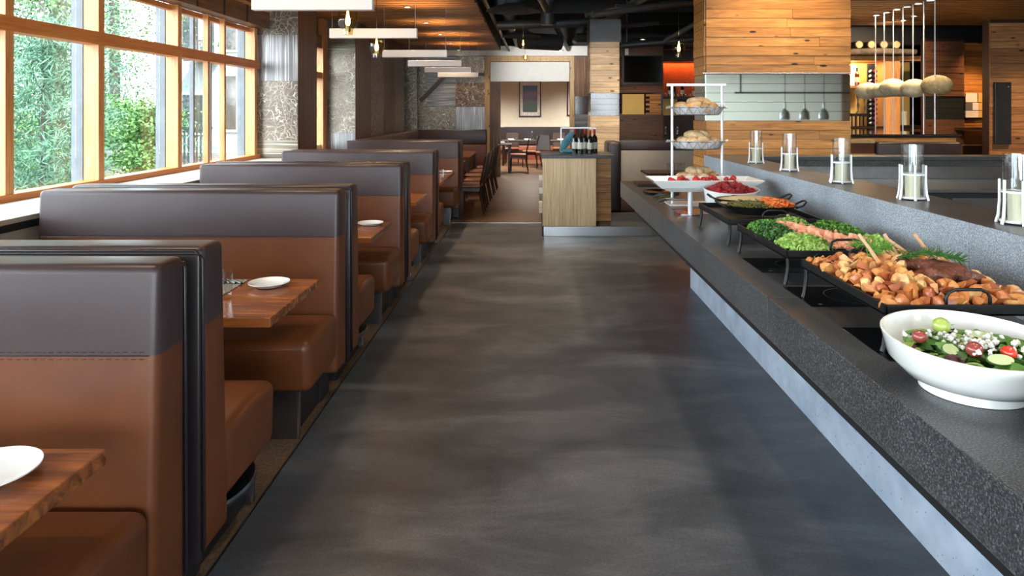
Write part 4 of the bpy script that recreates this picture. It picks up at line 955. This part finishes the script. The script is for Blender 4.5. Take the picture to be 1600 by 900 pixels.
def scatter_obj(name, me, loc, rot, lab=None, cat=None, grp=None, parent=None, s=1):
    o = bpy.data.objects.new(name, me); COL.objects.link(o); o.location = loc; o.rotation_euler = rot; o.scale = (s,)*3
    if lab: tag(o, lab, cat, grp)
    if parent: o.parent = parent
    return o
random.seed(21)
LM = []
for m_, L, W in (('leaf_mid', .09, .019), ('leaf_dark', .08, .021), ('leaf_light', .08, .014), ('leaf_mid', .12, .013), ('leaf_purple', .06, .02)):
    me = leaf_mesh(L, W, random.uniform(.1, .3)); me.materials.append(M[m_]); LM.append(me)
def bowlz(r): return .945+.35*max(0, r-.08)+.02
for k in range(170):
    a = R()*2*PI; rr = .155*math.sqrt(R()); x = 1.185+rr*math.cos(a); y = 1.87+rr*math.sin(a)
    hh = .957+.030*(1-(rr/.16)**2)+random.uniform(0, .022)+(.028*(rr/.155)**2)
    li = random.choice((0, 0, 1, 2, 3, 0, 2, 4)); ln = ['mid green', 'dark green', 'pale green', 'long narrow green', 'small purple'][li]
    scatter_obj('salad_leaf', LM[li], (x, y, hh), (random.uniform(-1.0, 1.0), random.uniform(-.7, .7), R()*6.3), ln+' salad leaf tossed in the large white bowl', 'leaf', ln+' salad leaves in the white bowl', s=random.uniform(.7, 1.0))
def ball(name, x, y, z, r, m, lab, sx=1, grp=None, cat='tomato'):
    o = obj(name, blob(None, (0, 0, 0), r, 3, 0, sx, 1, .95), m, loc=(x, y, z), smooth=True); return tag(o, lab, cat, grp)
ball('tomato', 1.155, 1.96, 1.044, .024, 'tomato_green', 'green tomato at the back of the salad')
ball('tomato', 1.140, 1.79, 1.036, .021, 'tomato_maroon', 'dark maroon tomato at the middle front of the salad')
ball('tomato', 1.215, 1.77, 1.034, .019, 'tomato_red', 'bright red cherry tomato at the front of the salad')
ball('tomato', 1.268, 1.765, 1.034, .019, 'tomato_green', 'small green tomato right of the red one')
ball('tomato', 1.322, 1.80, 1.038, .020, 'tomato_yellow', 'yellow cherry tomato at the right of the salad')
ball('tomato', 1.055, 1.89, 1.036, .019, 'tomato_maroon', 'maroon tomato half at the left of the salad')
for i, (x, y, rz) in enumerate(((1.083, 1.80, .7), (1.17, 1.735, .1), (1.245, 1.93, -.4))):
    t = thing('cucumber_slice', 'cucumber slice in the salad, ' + ['left front', 'lying at the very front', 'at the back right'][i], 'cucumber', (x, y, 1.030-.003*i), rz)
    obj('flesh', lathe(None, [(0, .004), (.034, .004), (.035, 0), (0, -.003)], seg=20, sx=1, sy=.5, rot=Matrix.Rotation(.5, 3, 'X')), 'cucumber_flesh', t, smooth=AS)
    obj('rind', lathe(None, [(.0345, .004), (.0365, .003), (.0365, -.001), (.0345, -.001)], seg=20, sx=1, sy=.5, rot=Matrix.Rotation(.5, 3, 'X')), 'leaf_dark', t)
bm = new_bm()
for k in range(95):
    a = R()*2*PI; rr = .135*math.sqrt(R()); c = random.choice([(0, 0), (-.04, .03), (.05, -.06), (-.03, -.05), (.06, .03)])
    blob(bm, (1.185+c[0]+rr*.45*math.cos(a), 1.86+c[1]+rr*.45*math.sin(a), 1.030+random.uniform(-.006, .014)), random.uniform(.004, .009), 1, .25)
o = obj('crumbled_cheese', bm, 'cheese'); tag(o, 'white crumbled cheese sprinkled over the salad', 'cheese', kind='stuff')
# chopped tomato
cm = []
for k in range(3):
    bm = B(-.012, .012, -.011, .011, -.01, .01, .003)
    for v in bm.verts: v.co += Vector((random.uniform(-.003, .003), random.uniform(-.003, .003), random.uniform(-.003, .003)))
    me = bpy.data.meshes.new('cube_'); bm.to_mesh(me); bm.free(); me.materials.append(M['strawberry']); cm.append(me)
for k in range(150):
    a = R()*2*PI; rr = .125*math.sqrt(R())
    scatter_obj('tomato_piece', random.choice(cm), (1.262+rr*math.cos(a), 1.475+rr*math.sin(a), .965+.02*(1-(rr/.13)**2)+random.uniform(0, .022)), (R()*6, R()*6, R()*6), 'red chopped tomato piece in the bowl at the right edge', 'tomato', 'chopped tomato pieces')
# ------------------------------------------------------------ black iron trays on stands
def iron_tray(lab, y0, y1, x0=1.09, x1=1.61, zt=1.052, handles=True, plate_=True):
    t = thing('iron_tray', lab, 'tray', ((x0+x1)/2, (y0+y1)/2, .9015)); w_ = (x1-x0)/2; h = (y1-y0)/2; Z = zt-.9015
    if plate_: obj('pan', B(-w_, w_, -h, h, Z-.034, Z-.028), 'black_metal', t)
    for nm, a in (('rim', (-w_, -w_+.008, -h, h)), ('rim', (w_-.008, w_, -h, h)), ('rim', (-w_, w_, -h, -h+.008)), ('rim', (-w_, w_, h-.008, h))): obj(nm, B(*a, Z-.034, Z, .002), 'black_metal', t)
    for sx in (-1, 1):
        for sy in (-1, 1): obj('leg', tube(None, [(sx*(w_-.012), sy*(h-.02), Z-.02), (sx*(w_-.014), sy*(h-.02), .08), (sx*(w_-.006), sy*(h-.02), .02), (sx*(w_-.0), sy*(h-.02), 0.001)], .0085, 8), 'black_metal', t, smooth=AS)
    if handles:
        for sy in (-1, 1):
            y = sy*(h-.01); pts = [(-.068, y, Z-.02), (-.068, y, Z+.02), (-.060, y, Z+.036), (-.04, y, Z+.045), (.04, y, Z+.045), (.060, y, Z+.036), (.068, y, Z+.02), (.068, y, Z-.02)]
            obj('handle', tube(None, pts, .0055, 8), 'black_metal', t, smooth=True)
    return t
iron_tray('black iron tray of roast potatoes and meat on short legs', 2.14, 2.81)
iron_tray('black iron tray of salmon and greens on short legs', 2.97, 3.68)
iron_tray('black iron stand carrying the two oval pans', 3.84, 4.53)
# potatoes
random.seed(33)
pm = []
for k in range(6):
    bm = blob(None, (0, 0, 0), .028, 2, .08, random.uniform(1, 1.25), random.uniform(.8, 1), random.uniform(.7, .9))
    for c in range(3):
        no = Vector((random.gauss(0, 1), random.gauss(0, 1), random.gauss(0, 1))).normalized()
        bmesh.ops.bisect_plane(bm, geom=bm.verts[:]+bm.edges[:]+bm.faces[:], plane_co=no*.008, plane_no=no, clear_outer=True)
        bmesh.ops.holes_fill(bm, edges=[e for e in bm.edges if e.is_boundary])
    me = bpy.data.meshes.new('wedge'); bm.to_mesh(me); bm.free(); me.materials.append(M['potato']); pm.append(me)
ZB = 1.034
def heap(x, y):   # roast tray surface
    u = (x-1.35)/.25; v = (y-2.475)/.325
    return ZB+.048*max(0, (1-abs(u)**2.6))*max(0, (1-abs(v)**2.6))
bed = new_bm()
for i in range(14):
    for k in range(16):
        x = 1.122+i*.456/13; y = 2.172+k*.606/15; blob(bed, (x, y, heap(x, y)-.012), .026, 1, .2, 1, 1, .45)
o = obj('potato_bed', bed, 'potato'); tag(o, 'roast potatoes filling the depth of the roast tray', 'potatoes', kind='stuff')
placed = 0; Q = ['near left quarter', 'near right quarter', 'far left quarter', 'far right quarter']
cells = [(i, k) for i in range(14) for k in range(18)]
for i, k in cells:
    x = 1.125+i*.45/13+random.uniform(-.01, .01); y = 2.172+k*.606/17+random.uniform(-.01, .01)
    if ((x-1.42)/.12)**2+((y-2.42)/.13)**2 < 1: continue
    placed += 1
    scatter_obj('potato_wedge', pm[(i*7+k*3) % 6], (x, y, heap(x, y)+random.uniform(.0, .02)), (R()*6.3, R()*6.3, R()*6.3), 'roasted potato wedge in the %s of the iron tray' % Q[(x > 1.35)+2*(y > 2.475)], 'potato', 'roast potato wedges, '+Q[(x > 1.35)+2*(y > 2.475)], s=random.uniform(.8, 1.15))
mt_s = [(1.37, 2.36, .05, 1.2), (1.44, 2.40, .055, 1.1), (1.40, 2.47, .05, 1.2), (1.48, 2.46, .05, 1.1), (1.49, 2.37, .045, 1.0), (1.36, 2.53, .04, 1.1)]
for i, (x, y, r, s_) in enumerate(mt_s):
    bm = blob(None, (0, 0, 0), r, 4, .05, s_, 1, .62)
    for v in bm.verts:
        q = v.co*60; v.co *= 1+.13*math.sin(q.x+i)*math.sin(q.y*1.3+i*2)+.08*math.sin(q.z*2.1+q.x*1.7)
    o = obj('roast_meat', bm, 'meat', loc=(x, y, heap(x, y)+.012), smooth=True); tag(o, 'dark glazed roast meat piece, ' + ['front left of the cluster', 'front centre of the cluster', 'back left of the cluster', 'back right of the cluster', 'front right of the cluster', 'small one below the bones'][i], 'meat')
for i, (x, y, dx, dy, dz) in enumerate(((1.265, 2.52, -.035, .05, .075), (1.38, 2.60, -.03, .03, .07), (1.43, 2.56, -.06, .05, .055), (1.47, 2.52, -.05, .02, .085), (1.46, 2.61, -.06, .03, .03), (1.50, 2.50, -.055, .03, .06))):
    p = Vector((x, y, heap(x, y)+.01)); d_ = Vector((dx, dy, dz))
    o = obj('rib_bone', tube(None, [p, p+d_*.7+Vector((.004, 0, 0)), p+d_*1.35], [.009, .006, .007], 8), 'bone', smooth=AS); tag(o, 'roasted rib bone sticking up, ' + ['pale one at left', 'second from left', 'leaning far left', 'tall one above the meat', 'lowest at the back', 'beside the tall one'][i], 'bone')
for i, (x, y, L, a) in enumerate(((1.28, 2.58, .16, .5), (1.37, 2.55, .2, -.5), (1.36, 2.64, .13, 1.9))):
    bm = new_bm(); d_ = Vector((math.cos(a), math.sin(a), .05))
    p0 = Vector((0, 0, 0)); tube(bm, [p0, d_*L*.5+Vector((0, 0, .02)), d_*L], .0018, 5)
    for k in range(110):
        q = d_*L*(k/110)+Vector((0, 0, .02*math.sin(PI*k/110))); dd = (d_*.8+Vector((random.gauss(0, .6), random.gauss(0, .6), random.gauss(.2, .5)))).normalized()
        tube(bm, [q, q+dd*.034], [.0024, .0008], 4)
    o = obj('rosemary_sprig', bm, 'leaf_dark' if i == 1 else 'leaf_mid', loc=(x-.04, y-.02, heap(x, y)+.035)); tag(o, 'rosemary sprig on the roast, ' + ['left one', 'greenest middle one', 'pale one at the back'][i], 'herb')
# greens and salmon
def greens(name, lab, m_, x0, x1, y0, y1, n_, hh, sz=.016, curl=1):
    vs = []; fs = []
    for _ in range(n_):
        u, v = random.uniform(-1, 1), random.uniform(-1, 1)
        if u*u+v*v > 1: continue
        x = (x0+x1)/2+u*(x1-x0)/2; y = (y0+y1)/2+v*(y1-y0)/2
        z = ZB+hh*(1-(u*u+v*v))**.6*random.uniform(.35, 1)+random.uniform(0, .008)
        a = Vector((random.gauss(0, 1), random.gauss(0, 1), random.gauss(.3, .7))).normalized(); s = a.cross(Vector((R()-.5, R()-.5, R()-.5))).normalized(); nn = a.cross(s)
        p = Vector((x, y, z)); b_ = len(vs); L = sz*random.uniform(.6, 1.4)
        for j in range(4):
            c = p+a*L*j/3+nn*L*.35*math.sin(j*2.1*curl); w_ = L*(.32, .5, .42, .12)[j]
            vs += [c+s*w_, c-s*w_]
        for j in range(3): fs.append((b_+j*2, b_+j*2+1, b_+j*2+3, b_+j*2+2))
    me = bpy.data.meshes.new(name); me.from_pydata([tuple(v) for v in vs], [], fs); me.materials.append(M[m_])
    o = bpy.data.objects.new(name, me); COL.objects.link(o); tag(o, lab, 'greens', kind='stuff')
greens('chopped_kale', 'dark curly kale heap at the front left of the salmon tray', 'leaf_dark', 1.10, 1.26, 3.12, 3.62, 3200, .055)
greens('chopped_kale', 'mid green curly kale at the far left of the salmon tray', 'leaf_mid', 1.10, 1.30, 3.30, 3.67, 2600, .050)
greens('frisee_salad', 'light green frisee heap at the near edge of the salmon tray', 'leaf_light', 1.11, 1.33, 2.98, 3.26, 2600, .050)
greens('chopped_kale', 'green kale heap at the back right of the salmon tray', 'leaf_mid', 1.42, 1.61, 3.20, 3.66, 3200, .05)
greens('frisee_salad', 'light green frisee heap at the right near corner of the salmon tray', 'leaf_light', 1.46, 1.60, 2.98, 3.20, 1800, .05)
greens('frisee_salad', 'light green frisee along the far edge of the salmon tray', 'leaf_light', 1.24, 1.44, 3.50, 3.68, 1500, .055)
random.seed(8)
bm = new_bm()
for k in range(420):
    u = R(); x = 1.26+.17*(1-u)+random.gauss(0, .042)-.02; y = 3.58-.56*(1-u)+random.gauss(0, .02)
    blob(bm, (x, y, ZB+.020+random.uniform(0, .022)), random.uniform(.008, .016), 1, .3)
o = obj('flaked_salmon', bm, 'salmon'); tag(o, 'flaked pink salmon bed down the middle of the tray', 'salmon', kind='stuff')
sm = B(-.011, .011, -.05, .05, -.016, .016, .005, 2); me_s = bpy.data.meshes.new('slice'); sm.to_mesh(me_s); sm.free(); me_s.materials.append(M['salmon'])
for k in range(14):
    u = k/13; scatter_obj('salmon_slice', me_s, (1.44-.15*u+random.uniform(-.028, .028), 3.05+.44*u, ZB+.040+random.uniform(-.004, .006)), (.3, random.uniform(.15, .7), 1.9+random.uniform(-.35, .35)), 'pink salmon slice on the greens, %s from the near edge of the tray' % ['first', 'second', 'third', 'fourth', 'fifth', 'sixth', 'seventh', 'eighth', 'ninth', 'tenth', 'eleventh', 'twelfth', 'thirteenth', 'fourteenth'][k], 'salmon', 'salmon slices')
# oval pans
def oval_pan(lab, x, y, rx=.21, ry=.135, z=1.053):
    t = thing('oval_pan', lab, 'pan', (x, y, z))
    obj('pan_body', lathe(None, [(0, 0), (.70, 0), (.98, .045), (1, .048), (.965, .046), (.69, .006), (0, .006)], seg=48, sx=rx, sy=ry), 'black_metal', t, smooth=AS)
    for s in (-1, 1):
        obj('handle', tube(None, [(s*rx*.9, -.045, .035), (s*(rx+.02), -.05, .050), (s*(rx+.045), -.03, .068), (s*(rx+.05), .0, .072), (s*(rx+.045), .03, .068), (s*(rx+.02), .05, .050), (s*rx*.9, .045, .035)], .006, 8), 'black_metal', t, smooth=True)
    return t
oval_pan('black oval pan of browned rice, further one', 1.37, 4.37); oval_pan('black oval pan of carrots and beans, nearer one', 1.335, 4.05)
o = obj('rice_layer', lathe(None, [(0, .062), (.5, .058), (.93, .044), (.9, .02)], (1.37, 4.37, 1.053), 48, .21, .135), 'rice', smooth=True); tag(o, 'golden rice filling the further oval pan', 'rice', kind='stuff')
random.seed(4)
for k in range(110):
    x = 1.335+.045+random.uniform(-.01, .13); y = 4.05+random.uniform(-.09, .09)
    if ((x-1.335)/.19)**2+((y-4.05)/.12)**2 > 1: continue
    bm = None
    if k == 0 or 'me_c' not in globals():
        bm = tube(None, [(-.03, 0, 0), (0, .006, .006), (.03, 0, 0)], [.006, .009, .004], 7); me_c = bpy.data.meshes.new('stick'); bm.to_mesh(me_c); bm.free(); me_c.materials.append(M['carrot']); me_c.shade_smooth()
    scatter_obj('carrot_stick', me_c, (x, y, 1.053+.045+random.uniform(0, .03)*(1-abs(x-1.42)/.15)), (R()*6, random.uniform(-.4, .4), R()*6.3), 'glazed orange carrot stick in the nearer oval pan', 'carrot', 'carrot sticks in the pan')
bm = tube(None, [(-.028, 0, 0), (0, .004, .004), (.028, 0, 0)], .004, 6); me_b = bpy.data.meshes.new('bean'); bm.to_mesh(me_b); bm.free(); me_b.materials.append(M['bean'])
for k in range(130):
    x = 1.335+random.uniform(-.18, .03); y = 4.05+random.uniform(-.1, .1)
    if ((x-1.335)/.185)**2+((y-4.05)/.115)**2 > 1: continue
    scatter_obj('green_bean', me_b, (x, y, 1.053+.042+random.uniform(0, .018)), (R()*6, random.uniform(-.4, .4), R()*6.3), 'olive green bean in the nearer oval pan', 'bean', 'green beans in the pan')
# raspberry bowl, strawberry platter
t = footed_bowl('raspberry_bowl', 'white slanted bowl heaped with raspberries', 1.375, 4.78, .19, .215, sy=.85, foot=.38, tilt=.025)
bm = blob(None, (0, 0, 0), .017, 2, .05, 1, 1, 1.1); me_r = bpy.data.meshes.new('berry'); bm.to_mesh(me_r); bm.free(); me_r.materials.append(M['raspberry']); me_r.shade_smooth()
for k in range(190):
    a = R()*2*PI; rr = math.sqrt(R()); scatter_obj('raspberry', me_r, (1.375+.162*rr*math.cos(a), 4.78+.135*rr*math.sin(a), 1.080+.065*(1-rr**2)*R()+.012+.018*rr*math.sin(a)), (R()*6, R()*6, R()*6), 'dark red raspberry heaped in the white slanted bowl', 'raspberry', 'raspberries in the bowl')
t = thing('fruit_platter', 'long white pedestal platter of strawberries', 'platter', (1.24, 5.05, .9015))
obj('pedestal', tube(None, [(-.085, 0, 0.003), (-.085, 0, .17)], .018, 16), 'white_metal', t, smooth=AS); obj('foot', lathe(None, [(0, .004), (.085, .004), (.085, 0)], (-.085, 0, 0), 32), 'steel', t, smooth=AS)
bm = new_bm(); lo_, up_ = [], []
def rect(bm, x0, x1, y0, y1, z): return [bm.verts.new(p) for p in ((x0, y0, z), (x1, y0, z), (x1, y1, z), (x0, y1, z))]
rs = [rect(bm, -.25, .25, -.09, .09, .170), rect(bm, -.32, .32, -.13, .13, .20), rect(bm, -.385, .40, -.175, .175, .255), rect(bm, -.375, .39, -.165, .165, .258), rect(bm, -.31, .31, -.12, .12, .207), rect(bm, -.24, .24, -.085, .085, .180)]
bm.faces.new(rs[0][::-1]); bm.faces.new(rs[-1])
for a, b_ in zip(rs, rs[1:]):
    for i in range(4): bm.faces.new((a[i], a[(i+1) % 4], b_[(i+1) % 4], b_[i]))
bmesh.ops.recalc_face_normals(bm, faces=bm.faces[:]); obj('dish', bm, 'ceramic', t)
bm = lathe(None, [(0, -.022), (.008, -.018), (.016, .0), (.015, .010), (.006, .016), (0, .015)], seg=12); me_st = bpy.data.meshes.new('strawberry'); bm.to_mesh(me_st); bm.free(); me_st.materials.append(M['strawberry']); me_st.shade_smooth()
for k in range(46):
    x = 1.24+random.uniform(-.25, .26); y = 5.05+random.uniform(-.10, .10)
    scatter_obj('strawberry', me_st, (x, y, 1.115+random.uniform(0, .05)), (R()*6, R()*6, R()*6), 'red strawberry lying on the long white platter', 'strawberry', 'strawberries on the platter', s=1.25)
o = obj('white_bowl', lathe(None, [(0, 0), (.04, 0), (.10, .05), (.105, .05), (.045, .006), (0, .006)], seg=32), 'ceramic', loc=(1.50, 5.35, .9015), smooth=AS); tag(o, 'small white dish behind the strawberry platter', 'dish')
# three tier bread stand
t = thing('bread_stand', 'three tier silver bread stand with wire baskets', 'stand', (1.33, 5.58, .9015))
for s in (-1, 1): obj('pole', tube(None, [(s*.20, 0, .0), (s*.20, 0, .955)], .011, 12), 'white_metal', t, smooth=AS)
obj('top_bar', B(-.245, .235, -.011, .011, .945, .967, .004), 'white_metal', t); obj('foot_bar', B(-.24, .24, -.12, .12, 0, .008), 'white_metal', t)
tz = [.715, .445, .155]
for z in tz:
    bk = obj('basket', lathe(None, [(.215, .055), (.221, .058), (.215, .061), (.209, .058), (.215, .055)], (0, 0, z), 40, 1.0, .8), 'steel_dark', t, smooth=True)
    bm = new_bm()
    for k in range(18):
        a = 2*PI*k/18
        for d_ in (-1, 1):
            b_ = a+d_*2*PI/18*.5
            tube(bm, [(.172*math.cos(b_), .172*.8*math.sin(b_), z), (.215*math.cos(a), .215*.8*math.sin(a), z+.058)], .0014, 4)
    for rr, zz in ((.172, 0), (.10, 0), (.05, 0)): tube(bm, [(rr*math.cos(2*PI*k/24), rr*.8*math.sin(2*PI*k/24), z+zz) for k in range(25)], .0022, 4)
    obj('wire', bm, 'steel_dark', bk)['kind'] = 'stuff'
    bm = new_bm(); V = []
    for r_, zz in ((0, .004), (.165, .004), (.208, .055), (.232, .062)):
        V.append([bm.verts.new((r_*(1+.12*math.sin(4*2*PI*k/48+.6)*(r_ > .21))*math.cos(2*PI*k/48), r_*.8*math.sin(2*PI*k/48), z+zz+(.012*math.sin(k*1.7) if r_ > .21 else 0))) for k in range(48)])
    for a, b_ in zip(V, V[1:]):
        for k in range(48): bm.faces.new((a[k], a[(k+1) % 48], b_[(k+1) % 48], b_[k]))
    obj('cloth_liner', bm, 'white_cloth', bk, smooth=True)
rm = []
for k in range(3):
    bm = blob(None, (0, 0, 0), .064, 3, .012, random.uniform(1.05, 1.5), 1, .75)
    me = bpy.data.meshes.new('roll'); bm.to_mesh(me); bm.free(); me.materials.append(M['bread' if k == 0 else 'bread_floured']); me.shade_smooth(); rm.append(me)
random.seed(12)
for ti, (z, n_) in enumerate(zip(tz, (11, 12, 13))):
    for k in range(n_):
        low = k < 8; a = k*2*PI/8+.3 if low else k*2.1; rr = .118 if low else .052
        scatter_obj('bread_roll', rm[0 if ti == 0 and k % 2 else 1+k % 2], (1.33+rr*math.cos(a)*1.0, 5.58+rr*.8*math.sin(a), .9015+z+(.058 if low else .105)+random.uniform(-.004, .006)), (random.uniform(-.4, .4), random.uniform(-.4, .4), R()*6), ['golden bread roll in the top basket of the stand', 'floury bread roll in the middle basket of the stand', 'floury bread roll in the lowest basket behind the platter'][ti], 'bread', ['bread rolls in the top basket', 'bread rolls in the middle basket', 'bread rolls in the lowest basket'][ti], s=random.uniform(.70, .88))
# small things on the far end of the counter
for i, (x, y, a) in enumerate(((1.10, 5.9, .2), (1.07, 5.55, -.1))):
    bm = tube(None, [(.16, 0, .045), (0, -.015, .05), (-.07, -.02, .025), (-.03, -.01, .004)], .007, 6); tube(bm, [(.16, 0, .045), (0, .02, .03), (-.06, .025, .008)], .007, 6)
    o = obj('serving_tongs', bm, 'steel', loc=(x, y, .903), smooth=AS); o.rotation_euler = (0, 0, a); tag(o, 'steel serving tongs left of the platter, ' + ['further pair', 'nearer pair'][i], 'tongs')
for i, (x, y, r) in enumerate(((1.18, 6.3, .17), (1.42, 6.75, .15))):
    o = obj('black_plate', lathe(None, [(0, .004), (r*.8, .004), (r, .018), (r, .022), (0, .008)], seg=40), 'black_glass', loc=(x, y, .9012), smooth=AS); tag(o, 'shallow black plate at the far end of the counter, ' + ['nearer', 'further'][i], 'plate')
o = obj('serving_board', B(1.05, 1.35, 6.85, 7.15, .901, .93, .004), 'chair_wood'); tag(o, 'dark wooden serving board at the far counter end', 'board')
o = obj('butter_dish', B(1.12, 1.24, 6.0, 6.1, .9015, .93, .006), 'bean'); tag(o, 'small green dish on the far counter end', 'dish')
